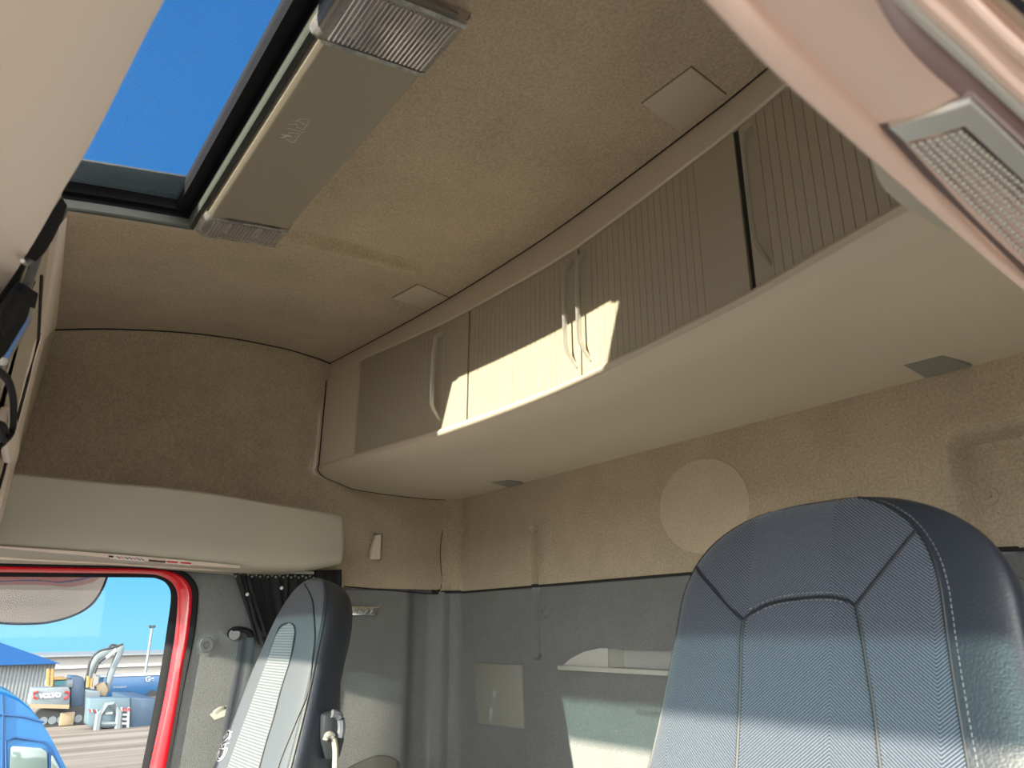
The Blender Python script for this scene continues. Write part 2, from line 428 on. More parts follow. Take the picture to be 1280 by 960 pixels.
# lower grey lining of the side wall and the door pillar, with a rounded vertical fold
def xlow(y, z):
    x = -.003
    x -= .022*ss(-.16, -.115, y)*(1-ss(-.075, -.045, y))
    x += .012*ss(-.07, -.04, y)
    x -= .02*(1-ss(-.62, -.5, y))*0
    return x
edge = [(.20, -.742), (.15, -.742), (.10, -.744), (.0, -.748), (-.12, -.752), (-.295, -.757), (-1.3, -.80)]
def yedge(z): return lerp_tab([(a, b) for a, b in edge[::-1]], z)
bm = bmesh.new()
zz = [-1.3+i*.03 for i in range(48)]; zz = [z for z in zz if z < .11]+[.111, .1125, .135]
Rw = []
for z in zz:
    zt = z
    Rw.append([Vector((xlow(yedge(z)+(-.0-yedge(z))*k/90, z)-(.010 if z > .112 else 0), yedge(z)+(.0-yedge(z))*k/90, z)) for k in range(91)])
rows(bm, Rw)
obj('lower_lining', bm, M['greyfelt'], wall_left, label='grey fabric lower lining')
bm = bmesh.new()
grid(bm, lambda u, v: Vector((-.004, -.742+.36*u, .10+.07*v)), 20, 4); obj('pillar_top', bm, M['greyfelt'], wall_left)
bm = bmesh.new(); grid(bm, lambda u, v: Vector((-.009, -.750+.05*u, .05+.15*v)), 2, 4); obj('pillar_backing', bm, M['greyfelt'], wall_left)
p = P(258, 806, 0, 0)
fastener(p.y, p.z, wall_left, r=.017, m='greyfelt', axis='x', at=0)

# ------------------------------------------------------------------ passenger door with red frame and glass
def px_line(pts, x, n=6):
    q = smoothpath([P(a, b, 0, x) for a, b in pts], n)
    f = Vector((x, -2.0, q[0].z-.02)); e = Vector((x, q[-1].y-.09, -.95))
    return [f]+q+[e]
top_r = lambda off: None
LA = px_line([(0, 704.5), (100, 706), (190, 707), (222, 711), (240, 722), (248, 742), (244, 790), (236, 830), (226, 880), (211, 960)], 0.0)
LB = px_line([(0, 708), (100, 709.5), (186, 711), (215, 715), (232, 725), (240, 744), (236, 790), (229, 830), (221, 880), (207, 960)], -.012)
LC = px_line([(0, 715.5), (100, 716.5), (180, 717.5), (203, 721), (217, 731), (222, 748), (219, 790), (213, 830), (204, 880), (187, 960)], -.03)
LD = px_line([(0, 721), (100, 721.6), (180, 722), (198, 724), (209, 731), (213.5, 747), (208, 790), (202, 830), (193, 880), (177, 960)], -.045)
def band(La, Lb, mt, name, parent, mid=None, label=None):
    bm = bmesh.new()
    if mid is None: rows(bm, [La, Lb])
    else:
        Lm = [(a+b)/2+Vector((mid, 0, 0)) for a, b in zip(La, Lb)]; L1 = [(a*3+b)/4+Vector((mid*.75, 0, 0)) for a, b in zip(La, Lb)]; L3 = [(a+b*3)/4+Vector((mid*.75, 0, 0)) for a, b in zip(La, Lb)]
        rows(bm, [La, L1, Lm, L3, Lb])
    return obj(name, bm, mt, parent, label=label)
door = band([p+Vector((-.02, 0, 0)) for p in LB], [p+Vector((-.02, 0, 0)) for p in LC], M['red'], 'door_1', None, label='red painted passenger door frame'); door['kind'] = 'structure'
band(LB, LC, M['red'], 'window_frame', door, mid=.008, label='red painted window frame')
band(LA, LB, M['black'], 'door_seal', door, mid=.006, label='black rubber door seal')
band(LC, LD, M['black'], 'glass_seal', door, mid=.003, label='black rubber glass seal')
bm = bmesh.new()
cen = [Vector((-.046, p.y, p.z)) for p in LD]
bm.faces.new([bm.verts.new(p) for p in cen]); 
glass = obj('window_glass', bm, M['glass'], door, smooth=False)
bm = bmesh.new()
R = []
for k, v in enumerate(LA):
    a_ = LA[max(k-1, 0)]; b_ = LA[min(k+1, len(LA)-1)]; d_ = (b_-a_).normalized(); nn = Vector((0, -d_.z, d_.y))
    if nn.y < 0 and abs(nn.y) > .5 or nn.z < -.5: nn = -nn
    R.append([v+Vector((-.004, 0, 0)), v+nn*.035+Vector((-.0068, 0, 0))])
rows(bm, R); obj('door_surround', bm, M['greyfelt'], wall_left)
# outer skin of the door and side of the cab (seen in the outside mirror)
bm = bmesh.new()
def sk(y0, y1, z0, z1): bm.faces.new([bm.verts.new(v) for v in ((-.09, y0, z0), (-.09, y1, z0), (-.09, y1, z1), (-.09, y0, z1))])
sk(-2.2, .1, -1.9, -.60); sk(-2.2, .1, .17, .82); sk(-.72, .1, -.60, .17)
obj('outer_skin', bm, M['red'], door, smooth=False, label='red painted outer skin')
bm = bmesh.new()
grid(bm, lambda u, v: Vector((-.088+.06*v, -2.0+1.3*u, -.6)), 10, 2)
obj('door_sill', bm, M['dash'], door)
bm = bmesh.new()
grid(bm, lambda u, v: Vector((-.03+.06*math.sin(v*2.2), -2.05+1.25*u, -.60-.75*v)), 10, 12)
obj('door_trim', bm, M['dash'], door, label='dark inner door trim')
# header strip above the door opening
bm = bmesh.new()
H0 = [P(a, b, 0, .13) for a, b in ((0, 684), (60, 687), (140, 694), (200, 698.5), (260, 703), (300, 707))]
bm2 = bmesh.new()
bm.free(); bm2.free()

# fixed cab structure that is out of the picture: front header, pillars, floor, driver side above the open door
bm = bmesh.new()
box(bm, (WX/2, -2.13, .51), (WX+.1, .06, .14))
wall_front = obj('wall_front', bm, M['plastic2'], smooth=False, kind='structure', label='windscreen header and pillars')
for x in (.0, WX): 
    bm = bmesh.new(); box(bm, (x, -2.12, -.25), (.14, .08, 1.3), .01); obj('pillar', bm, M['plastic2'], wall_front)
bm = bmesh.new(); box(bm, (.50, -2.32, .30), (.24, .10, .36), .04, seg=4); sun_block = obj('front_mirror', bm, M['black'], wall_front, label='black housing of the outside front mirror')  # unseen block added outside the windscreen to keep sun off the rear wall
bm = bmesh.new(); tube(bm, smoothpath([(.50, -2.30, .45), (.50, -2.30, .60), (.50, -2.17, .66)], 5), .014, 8); obj('mirror_arm', bm, M['black'], sun_block)  # arm carrying the added sun block
bm = bmesh.new(); box(bm, (WX/2, -2.1, -.95), (WX, .08, .75), .01); obj('front_panel', bm, M['dash'], wall_front)
bm = bmesh.new(); box(bm, (WX/2, -1.85, -.50), (WX-.1, .42, .20), .06, seg=4); obj('dashboard', bm, M['dash'], wall_front, label='dark grey dashboard')
bm = bmesh.new(); box(bm, (WX/2, -1.02, -1.33), (WX+.2, 2.3, .05)); obj('floor', bm, M['floormat'], smooth=False, kind='structure')
WZ = .343
bm = bmesh.new(); bm.faces.new([bm.verts.new(v) for v in ((.06, -2.13, -.6), (WX-.06, -2.13, -.6), (WX-.06, -2.13, WZ), (.06, -2.13, WZ))])
ws = obj('window_1', bm, M['windglass'], smooth=False, kind='structure', label='clear windscreen glass')
bm = bmesh.new(); bm.faces.new([bm.verts.new(v) for v in ((.06, -2.13, WZ), (WX-.06, -2.13, WZ), (WX-.06, -2.13, WZ+.09), (.06, -2.13, WZ+.09))])
obj('sun_strip', bm, M['tintband'], ws, smooth=False, label='green tinted sun strip')
# driver side wall behind the open door
bm = bmesh.new(); grid(bm, lambda u, v: Vector((WX+.002, -.62+.64*u, -1.3+2.07*v)), 8, 20)
obj('wall_right', bm, M['greyfelt'], kind='structure')
bm = bmesh.new(); grid(bm, lambda u, v: Vector((WX+.002, -2.15+1.55*u, .33+.44*v)), 8, 8)
obj('wall_right', bm, M['liner_wall'], kind='structure')

# ------------------------------------------------------------------ overhead cabinet on the rear wall
FT = [(-.1, -.462), (.013, -.453), (.25, -.430), (.553, -.407), (.794, -.398), (1.03, -.399), (1.42, -.426), (1.55, -.442), (1.70, -.462), (1.95, -.50), (2.2, -.54)]
def yf(x): return smooth_tab(FT, x)
ZT, ZB = .712, .438
def ztop(x): return lerp_tab([(0, .722), (.25, .716), (.6, .700), (1.06, .690), (1.45, .704), (1.6, .712), (2.1, .716)], x)
def zbot(x): return lerp_tab([(0, .452), (.2, .449), (.6, .436), (1.06, .430), (1.45, .440), (1.66, .452), (2.1, .46)], x)
cab = empty('overhead_cabinet', (WX/2, -.2, .39), 'long beige overhead locker with four grooved shutter doors on the rear wall', 'cabinet')
DX0, DX1 = .183, 1.95
def prof(x, rec):
    f = yf(x); zt = ztop(x); zb = zbot(x); s = -.012
    pts = [(f+.006, .770), (f, .752), (f, zt+.003), (f+.003, zt)]
    pts += [(f+.003+rec, zt), (f+.003+rec, zb)] if rec else [(f+.0005, zt-.002), (f-.004, zb+.002)]
    pts += [(f-.003+.000, zb), (f-.007, zb-.006), (f-.006, zb-.016), (f+.004, zb-.028), (f+.022, zb-.037), (f+.05, zb-.043), (f+.10, .3935), (f+.2, .388), (-.12, .387), (-.03, .391), (.01, .392)]
    return [Vector((x, a, b)) for a, b in pts]
bm = bmesh.new()
XS = []
x = -.02
while x < WX+.01: XS.append(x); x += .03
XS = [x for x in XS if abs(x-DX0) > .004 and abs(x-DX1) > .004]
Rw = [prof(x, 0) for x in XS if x < DX0]+[prof(DX0, 0), prof(DX0+.0005, .02)]+[prof(x, .02) for x in XS if DX0 < x < DX1]+[prof(DX1, .02), prof(DX1+.0005, 0)]+[prof(x, 0) for x in XS if x > DX1]
rows(bm, Rw)
obj('body', bm, M['plastic'], cab, ang=28)
# dark gap line along the ceiling
bm = bmesh.new(); tube(bm, [Vector((x, yf(x)-.0005, .7570)) for x in [i*.04 for i in range(54)]], .0016, 5); obj('top_joint', bm, M['shadowgap'], cab)
bm = bmesh.new(); tube(bm, [Vector((v.x+.022, v.y, v.z)) for v in prof(-.02, 0)[1:-1]], .0018, 5); obj('end_joint', bm, M['shadowgap'], cab)
DOORS = [(DX0+.003, .6835, 'L', (.574,), (.600, .6835)), (.6895, 1.0625, 'L', (1.043,), None), (1.0665, 1.4475, 'R', (1.083,), (1.372, 1.4475)), (1.4575, 1.947, 'R', (1.478,), None)]
def face_z(x, z):       # front plane leans out slightly towards the bottom
    t = (ztop(x)-z)/(ztop(x)-zbot(x)); return yf(x)+.0045-.004*t
for (x0, x1, side, hx, flat) in DOORS:
    bm = bmesh.new(); cols = []
    G = .0155
    x = x0; cols.append((x0, .016)); cols.append((x0+.0003, .0))
    rib0 = x0+(.034 if side == 'R' else .004); rib1 = (flat[0] if flat else (x1-.034 if side == 'L' else x1-.004))
    if hx[0] < 1.0 and flat: rib1 = flat[0]
    x = rib0
    while x < rib1:
        cols += [(x-.0005, 0), (x-.00015, .0015), (x+.00015, .0015), (x+.0005, 0)]
        x += G
    cols.append((x1-.0003, 0)); cols.append((x1, .016))
    R = []
    for (xx, d) in cols:
        zt, zb = ztop(xx)-.0015, zbot(xx)+.0015
        R.append([Vector((xx, face_z(xx, zt)+d+.012, zt))]+[Vector((xx, face_z(xx, zb+(zt-zb)*(1-k/6))+d, zb+(zt-zb)*(1-k/6))) for k in range(7)]+[Vector((xx, face_z(xx, zb)+d+.012, zb))])
    rows(bm, R)
    dr = obj('door', bm, M['door'], cab, ang=20)
    h = hx[0]; bm = bmesh.new()
    z1, z0 = ztop(h)-.022, zbot(h)+.022
    lean = -.004 if side == 'R' else .004
    pth = smoothpath([(h+.004, face_z(h, z1)+.001, z1), (h+.001, face_z(h, z1)-.011, z1-.010), (h, face_z(h, z1)-.018, z1-.026), (h, face_z(h, .6)-.021, (z0+z1)/2+.03), (h, face_z(h, .5)-.020, z0+.05), (h+.001, face_z(h, z0)-.017, z0+.030), (h+.005, face_z(h, z0)-.006, z0+.010), (h+.008, face_z(h, z0)+.001, z0)], 6)
    tube(bm, pth, .0022, 8, rx=.0060, up=(0, 1, 0))
    obj('handle', bm, M['alu'], dr, label='satin metal bow handle')
for gx in (.6865, 1.0645, 1.4525):
    bm = bmesh.new(); box(bm, (gx, yf(gx)+.012, (ztop(gx)+zbot(gx))/2), (.010 if gx > 1.4 else .006, .010, ztop(gx)-zbot(gx)-.002))
    obj('door_gap', bm, M['shadowgap'], cab, smooth=False)
# flat hinge covers let into the underside, at the rear edge
def underside(px, py):
    p = P(px, py, 2, .389); return p
for pts in (((1128, 455), (1178, 443), (1219, 458), (1163, 474)), ((614, 602), (636, 600), (668, 605), (645, 609))):
    q = [underside(*a) for a in pts]
    for k in range(4):
        q[k].y = min(q[k].y, -.012)
    bm = bmesh.new(); prism(bm, [Vector((v.x, v.y, .3915)) for v in q], (0, 0, -.0045 if pts[0][0] > 1000 else -.0062), .001, 1)
    obj('hinge_cover', bm, M['greyplastic'], cab, label='grey flat hinge cover')

# square cover plates on the headliner in front of the cabinet
for k, (pts, lab) in enumerate(((((865, 86), (908, 120), (850, 166), (803, 131)), 'beige square cover plate on the headliner above the right shutter doors'),
                 (((522, 357), (563, 374), (535, 388), (490, 374)), 'beige square cover plate on the headliner above the left shutter doors'))):
    q = [P(a, b, 2, .753) for a, b in pts]
    for v in q:
        if v.y > yf(v.x)-.004: v.y = yf(v.x)-.004
    cen = sum(q, Vector())/4
    bm = bmesh.new(); prism(bm, [Vector((v.x, v.y, zc(v.x, v.y)+.003)) for v in q], (0, 0, -.0065), .002)
    t = obj('cover_plate', bm, M['plastic2']); tag(t, lab, 'cover plate')
    bm = bmesh.new(); prism(bm, [Vector((cen.x+(v.x-cen.x)*1.018, min(cen.y+(v.y-cen.y)*1.018, yf(v.x)-.002), zc(v.x, v.y)+.003)) for v in q], (0, 0, -.0036), 0)
    obj('shadow_joint', bm, M['shadowgap'], t)

# ------------------------------------------------------------------ roof hatch
hat = empty('roof_hatch', ((HX0+HX1)/2, (HY0+HY1)/2, .70), 'open roof hatch with dark frame and fine blue sky mesh screen', 'roof hatch')
def hz(y): return smooth_tab(CEIL, y)
def ring(off, dz, offr=None):
    x0, x1, y0, y1 = HX0+off, HX1-off, HY0+off, HY1-(offr if offr is not None else off)
    n = 14; P_ = []
    for (ax, ay, bx, by) in ((x0, y0, x1, y0), (x1, y0, x1, y1), (x1, y1, x0, y1), (x0, y1, x0, y0)):
        for k in range(n):
            xx = ax+(bx-ax)*k/n; yy = ay+(by-ay)*k/n; P_.append(Vector((xx, yy, hz(yy)+dz)))
    return P_
def ringstrip(name, defs, m, label=None):
    bm = bmesh.new(); R = [ring(*d) for d in defs]; rows(bm, R, closed=True); return obj(name, bm, m, hat, label=label, ang=25)
ringstrip('surround', [(-.026, .002), (-.024, -.006), (-.010, -.007), (-.006, -.004), (-.003, .002)], M['plastic2'], 'beige surround trim')
ringstrip('rim', [(-.009, -.0065), (-.007, -.008), (-.005, -.006), (-.003, -.0085), (-.001, -.006), (.001, -.008), (.003, -.005), (.005, .008)], M['rim'], 'olive grey ribbed rim')
ringstrip('frame', [(.003, .002), (.006, .012), (.008, .020), (.020, .016, .030), (.022, .034, .034)], M['black'], 'black inner frame')
ringstrip('outer_frame', [(.022, .034, .034), (.024, .044, .034), (.022, .0605, .030)], M['black'])
bm = bmesh.new()
grid(bm, lambda u, v: Vector((HX0+.03+(HX1-HX0-.06)*u, HY0+.03+(HY1-HY0-.055)*v, hz(HY0+.03+(HY1-HY0-.055)*v)+.030)), 8, 8)
obj('mesh_screen', bm, M['screen'], hat)
bm = bmesh.new()
box(bm, (HX0+.050, (HY0+HY1)/2, hz((HY0+HY1)/2)+.040), (.080, .47, .004), .001, M=Matrix.Rotation(math.atan(.19), 4, 'X'))
obj('screen_edge_bar', bm, M['darkbar'], hat, label='dark grey edge bar of the screen')

# ------------------------------------------------------------------ lamp console behind the hatch
con = empty('lamp_console', (1.02, -.905, .735), 'taupe ceiling console with a clear dome lamp at each end, behind the roof hatch', 'ceiling lamp')
CY0, CY1 = -.998, -.843
def cz(y): return smooth_tab(CEIL, y)
def consec(x, y0=CY0, y1=CY1, dz=.0, h=.017):
    """cross-section: front flank, rounded sunlit front edge, flat underside, rear edge"""
    pts = [(y0, cz(y0)+.004), (y0+.001, cz(y0)-h*.45), (y0+.004, cz(y0)-h*.8), (y0+.010, cz(y0)-h), (y0+.016, cz(y0)-h-.0015)]
    for k in range(1, 6):
        y = y0+.016+(y1-y0-.024)*k/5; pts.append((y, cz(y)-h-.0015))
    pts += [(y1-.003, cz(y1)-h*.7), (y1, cz(y1)+.003)]
    return [Vector((x, a, b-dz)) for a, b in pts]
LX0, LX1, LX2, LX3 = .672, .752, 1.258, 1.372
bm = bmesh.new(); R = [consec(LX1+(LX2-LX1)*k/12) for k in range(13)]; vs = rows(bm, R); cap(bm, vs[0]); cap(bm, vs[-1])
obj('console_panel', bm, M['panel'], con, ang=30)
def lamp(xa, xb, ya, name_label):
    bm = bmesh.new(); R = []
    n = 12
    for k in range(n+1):
        t = k/n; xx = xa+(xb-xa)*t
        e = min(t, 1-t)*n
        hh = .021 if e >= 1 else .015
        R.append(consec(xx, ya, CY1+.002, 0, hh))
    vs = rows(bm, R); cap(bm, vs[0]); cap(bm, vs[-1])
    l = obj('lamp_lens', bm, M['lens'], con, label=name_label)
    # fine ribs moulded into the lens
    bm = bmesh.new(); nr = int((CY1-ya-.03)/.0062)
    for k in range(nr):
        y = ya+.022+k*.0062
        a = Vector((xa+.012, y, cz(y)-.0235)); b = Vector((xb-.012, y, cz(y)-.0235))
        tube(bm, [a, b], .0016, 6)
    obj('lens_ribs', bm, M['ribs'], l)
    for xx in (xa+.004, xb-.004, (xa+xb)/2+.004):
        bm = bmesh.new(); wd = .007 if xx != (xa+xb)/2+.004 else .003
        grid(bm, lambda u, v: Vector((xx-wd/2+wd*u, ya+.016+(CY1-ya-.020)*v, cz(ya+.016+(CY1-ya-.020)*v)-.0235)), 1, 10)
        obj('lens_border', bm, M['border'], l)
    bm = bmesh.new()
    xm = xa+(xb-xa)*.5
    box(bm, (xm, (ya+CY1)/2, cz((ya+CY1)/2)-.006), (abs(xb-xa)-.016, CY1-ya-.03, .004), .001, M=Matrix.Rotation(.15, 4, 'X'))
    obj('reflector', bm, M['greyplastic'], l)
    for yy in (ya+.05, ya+.105):
        bm = bmesh.new(); cyl(bm, (xa+.02, yy, cz(yy)-.012), (xb-.02, yy, cz(yy)-.012), .005, n=10)
        obj('bulb', bm, M['white'], l)
lamp(LX0, LX1, CY0-.002, 'clear ribbed dome lens')
lamp(LX2, LX3, CY0-.012, 'clear ribbed dome lens')
# reading pictograms printed on the console
def onc(px, py):
    n = Vector((0, -.15, 1)).normalized(); p0 = Vector((1.0, -.91, cz(-.91)-.0186-.0004)); return PP(px, py, p0, n)
def stroke(bm, pts, r=.0006):
    for a, b in zip(pts, pts[1:]): tube(bm, [onc(*a), onc(*b)], r, 4)
def zp(x, y): return (340+x/6, 60+y/6)
bm = bmesh.new()
stroke(bm, [zp(*a) for a in ((85, 590), (240, 635))])
stroke(bm, [zp(*a) for a in ((185, 545), (210, 530), (275, 538), (282, 545), (240, 610), (230, 612), (178, 590))])
stroke(bm, [zp(*a) for a in ((120, 558), (150, 550), (182, 548), (200, 545), (225, 570))])
stroke(bm, [zp(*a) for a in ((120, 558), (130, 573), (160, 572), (185, 570), (195, 580))])
stroke(bm, [zp(*a) for a in ((225, 560), (250, 580))]); stroke(bm, [zp(*a) for a in ((235, 575), (245, 565))])
stroke(bm, [zp(*a) for a in ((120, 640), (140, 636), (205, 642), (208, 650), (165, 708), (155, 710), (105, 682))])
stroke(bm, [zp(*a) for a in ((65, 643), (90, 655), (120, 655), (140, 662))], .0011)
stroke(bm, [zp(*a) for a in ((65, 672), (95, 668), (125, 655), (145, 668))], .0011)
q = onc(*zp(172, 662)); bmesh.ops.create_icosphere(bm, subdivisions=1, radius=.0016, matrix=Matrix.Translation(q))
obj('pictogram', bm, M['white'], con, label='white reading lamp pictograms')

# ------------------------------------------------------------------ passenger side storage box over the door
pb = empty('side_locker', (.12, -.8, .16), 'olive beige storage box above the passenger door, over the red window frame', 'storage box')
XB = .20
topl = [(-60, 583), (0, 588), (20, 590), (80, 596), (140, 602), (200, 607), (250, 613), (290, 619), (330, 626), (380, 634), (425, 641)]
topl = [P(a, b, 0, XB) for a, b in topl]
botl = [(-60, 680), (0, 683), (20, 684), (80, 688), (140, 692.5), (200, 698), (250, 703), (290, 707), (330, 710.5), (380, 711.5), (425, 705)]
botl = [P(a, b, 0, XB) for a, b in botl]
bm = bmesh.new(); R = []
def boxsec(t, b, k=1.0, dx=0):
    # rounded section from wall - top - front - bottom - wall
    h = t.z-b.z; m = lambda x, z: Vector((x, t.y+(b.y-t.y)*((t.z-z)/max(h, 1e-4)), z))
    x1 = XB-dx
    return [m(.004, t.z+.002), m(x1-.030, t.z+.001), m(x1-.010, t.z-.001), m(x1-.002, t.z-.006), m(x1+.001, t.z-.016), m(x1+.004, t.z-h*.5), m(x1+.002, b.z+.014), m(x1-.001, b.z+.006), m(x1-.008, b.z), m(x1-.03, b.z-.002), m(.03, b.z-.004), m(.006, b.z-.005)]
for t, b in zip(topl, botl): R.append(boxsec(t, b))
tl, bl = topl[-1], botl[-1]
for dy, sh in ((.006, .002), (.012, .007), (.016, .016)):
    t = tl+Vector((0, dy, -sh*.9)); b = bl+Vector((0, dy*.8, sh)); R.append(boxsec(t, b, dx=sh*.7))
R.append([Vector((min(v.x, XB-.03), v.y+.003, v.z)) for v in R[-1]])
R.append([Vector((v.x*.2, v.y+.002, tl.z-.05+(v.z-(tl.z-.05))*.4)) for v in R[-1]])
rows(bm, R); obj('box_shell', bm, M['sidebox'], pb, ang=40)
# paler lip along the bottom edge and sloping underside trim
def under(px0, py0, px1, py1, dx): pass
lipA = [P(a, b, 0, XB+.002) for a, b in ((-60, 680), (0, 682.5), (60, 686.5), (140, 692.5), (200, 697.5), (260, 703), (300, 707))]
lipB = [P(a, b, 0, XB-.014) for a, b in ((-60, 681.5), (0, 685), (60, 690.5), (140, 697.5), (200, 703), (260, 708), (300, 710.5))]
bm = bmesh.new(); rows(bm, [lipA, [(a+b)/2+Vector((.002, 0, -.001)) for a, b in zip(lipA, lipB)], lipB]); obj('lip', bm, M['pinkplastic'], pb, label='paler bottom lip')
lipC = [P(a, b, 0, .02) for a, b in ((-60, 701), (0, 704), (60, 705.5), (140, 707), (200, 710), (260, 713), (300, 713.5))]
bm = bmesh.new(); rows(bm, [lipB, [(a*.45+b*.55) for a, b in zip(lipB, lipC)], lipC]); obj('underside_trim', bm, M['sidebox'], pb)
gl = [(a*.40+b*.60)+Vector((.0035, 0, -.0015)) for a, b in zip(lipB, lipC)]
bm = bmesh.new(); tube(bm, gl, .003, 6); obj('trim_ridge', bm, M['pinkplastic'], pb)
# warning labels on the lip
def sticker(px0, px1, py0, py1, m, name, dz=0):
    a = P(px0, py0, 0, XB-.001); b = P(px1, py1, 0, XB-.001)
    d = (b-a); w = Vector((-.016, 0, -.0065)); bm = bmesh.new()
    o_ = Vector((.001, 0, -.003))
    prism(bm, [a+o_, b+o_, b+w+o_, a+w+o_], (.0004, 0, -.0008)); return obj(name, bm, m, pb)
sticker(140, 183, 691.8, 695.6, M['white'], 'warning_label')
sticker(207, 241, 697.6, 700.6, M['white'], 'warning_label')
for (a, b, c_, d_, m) in ((136, 142, 691.8, 692.4, M['shadowgap']), (186, 207, 697, 699, M['shadowgap']), (209, 222, 698.6, 699.8, M['redprint']), (226, 239, 700, 701, M['redprint'])):
    p0 = P(a, c_+1.2, 0, XB+.001); p1 = P(b, d_+1.2, 0, XB+.001); bm = bmesh.new(); tube(bm, [p0+Vector((.001, 0, -.004)), p1+Vector((.001, 0, -.004))], .0018, 5)
    obj('print', bm, m, pb)
for k in range(7):
    p0 = P(146+k*5, 693.6+k*.42, 0, XB+.001)+Vector((.001, 0, -.003)); bm = bmesh.new(); tube(bm, [p0, p0+Vector((-.002, .008, -.004))], .0008, 4); obj('print', bm, M['redprint' if k % 3 == 1 else 'shadowgap'], pb)

# ------------------------------------------------------------------ coat hook, chrome bracket, side tray on the passenger wall
hook = empty('coat_hook', P(470, 684, 0, 0), 'small beige plastic coat hook on the felt side wall, right of the storage box', 'hook')
bm = bmesh.new()
sil = [P(a, b, 0, 0) for a, b in ((467, 666), (478, 667), (477, 684), (474, 700), (461, 698), (463, 684))]
prism(bm, [v+Vector((-.002, 0, 0)) for v in sil], (.007, 0, 0), .0025)
obj('back_plate', bm, M['greyplastic'], hook)
bm = bmesh.new()
prism(bm, [P(a, b, 0, .022) for a, b in ((470, 669), (477, 668), (475.5, 699), (463, 699), (464, 690))], (-.016, 0, 0), .0025)
obj('hook_arm', bm, M['pinkplastic'], hook)

br = empty('coat_rail_bracket', P(456, 764, 0, 0), 'small chrome bracket on the grey side wall behind the passenger headrest', 'bracket')
bm = bmesh.new()
q = [P(a, b, 0, .0) for a, b in ((418, 757), (474, 758), (467, 770), (418, 769))]
prism(bm, [v+Vector((-.002, 0, 0)) for v in q], (.012, 0, 0), .003); obj('bracket_plate', bm, M['chrome'], br)
bm = bmesh.new()
for px in (432, 441, 449, 457, 464):
    a = P(px-2, 767, 0, .012); b = P(px+2, 760, 0, .012); tube(bm, [a, (a+b)/2+Vector((.005, 0, 0)), b], .0028, 8)
obj('bracket_ribs', bm, M['alu'], br)

tr = empty('side_tray', P(460, 955, 0, 0), 'grey plastic grab tray low on the side wall beside the passenger backrest', 'tray')
bm = bmesh.new()
L_ = [P(a, b, 0, xx) for a, b, xx in ((425, 966, .055), (440, 957, .058), (458, 948.5, .058), (472, 944, .055), (484, 944.5, .045), (494, 948.5, .03), (499, 953, .01))]
sp_ = smoothpath(L_, 5); R = []
for v in sp_:
    R.append([v+Vector((0, 0, .0)), v+Vector((.004, 0, -.004)), v+Vector((.004, 0, -.06)), v+Vector((-.006, 0, -.062)), v+Vector((-.008, 0, -.006)), v+Vector((-.006, 0, -.001))])
rows(bm, R, closed=True); obj('tray_wall', bm, M['greyplastic'], tr)
bm = bmesh.new(); R = []
for v in sp_: R.append([v+Vector((-.006, 0, -.030)), Vector((-.0, v.y, v.z-.034))])
rows(bm, R); obj('tray_floor', bm, M['lightgrey'], tr)

# ------------------------------------------------------------------ curtain and rail over the pillar, seat belt
cr = empty('curtain', P(350, 715, 0, .02), 'black side curtain gathered under the storage box behind the passenger headrest', 'curtain')
bm = bmesh.new()
ra = P(290, 713.5, 0, .05); rb = P(392, 716, 0, .05)
tube(bm, [ra, rb], .004, 8); obj('rail', bm, M['lightgrey'], cr, label='grey curtain rail')
for k in range(22):
    t = k/21; a = ra.lerp(rb, t); bm = bmesh.new()
    bmesh.ops.create_icosphere(bm, subdivisions=1, radius=.0034, matrix=Matrix.Translation(a+Vector((.002, 0, -.009-.004*(k % 2)))))
    obj('glider', bm, M['greyplastic'], cr)
bm = bmesh.new()
topc = [P(292, 716, 0, .05), P(425, 712, 0, .02)]
botc = [(318, 800), (332, 812), (345, 800), (352, 780), (360, 775), (375, 775), (390, 775), (405, 775), (425, 775)]
NB = 120
def cpt(u, v):
    a = topc[0].lerp(topc[1], u)
    k = u*(len(botc)-1); i = min(int(k), len(botc)-2); f_ = k-i
    bx = botc[i][0]+(botc[i+1][0]-botc[i][0])*f_; by = botc[i][1]+(botc[i+1][1]-botc[i][1])*f_
    b = P(bx, by, 0, .03)
    p = a.lerp(b, v)
    fold = math.sin(u*58+1.2*math.sin(u*13)+v*1.5)*.010*(.5+.5*v)+math.sin(u*23)*.008*v
    return p+Vector((fold, .004*math.sin(u*71), 0))
grid(bm, cpt, NB, 14); obj('cloth', bm, M['curtain'], cr)
bm = bmesh.new()
for (a, b) in (((303, 720), (330, 808)), ((318, 717), (338, 790))):
    pass
p0 = P(306, 722, 0, .07); p1 = P(345, 745, 0, .075)
R = []
for k in range(9):
    t = k/8; a = P(296+14*t, 716+6*t, 0, .065); b = P(316+22*t, 775+30*t, 0, .06+.01*math.sin(t*9))
    R.append([a.lerp(b, s/10)+Vector((.006*math.sin(t*14+s*.3), 0, 0)) for s in range(11)])
rows(bm, R); obj('gathered_fold', bm, M['curtain'], cr)
for (a, b) in ((309, 743), (352, 735)):
    bm = bmesh.new(); bmesh.ops.create_icosphere(bm, subdivisions=1, radius=.005, matrix=Matrix.Translation(P(a, b, 0, .085)))
    obj('press_stud', bm, M['white'], cr)

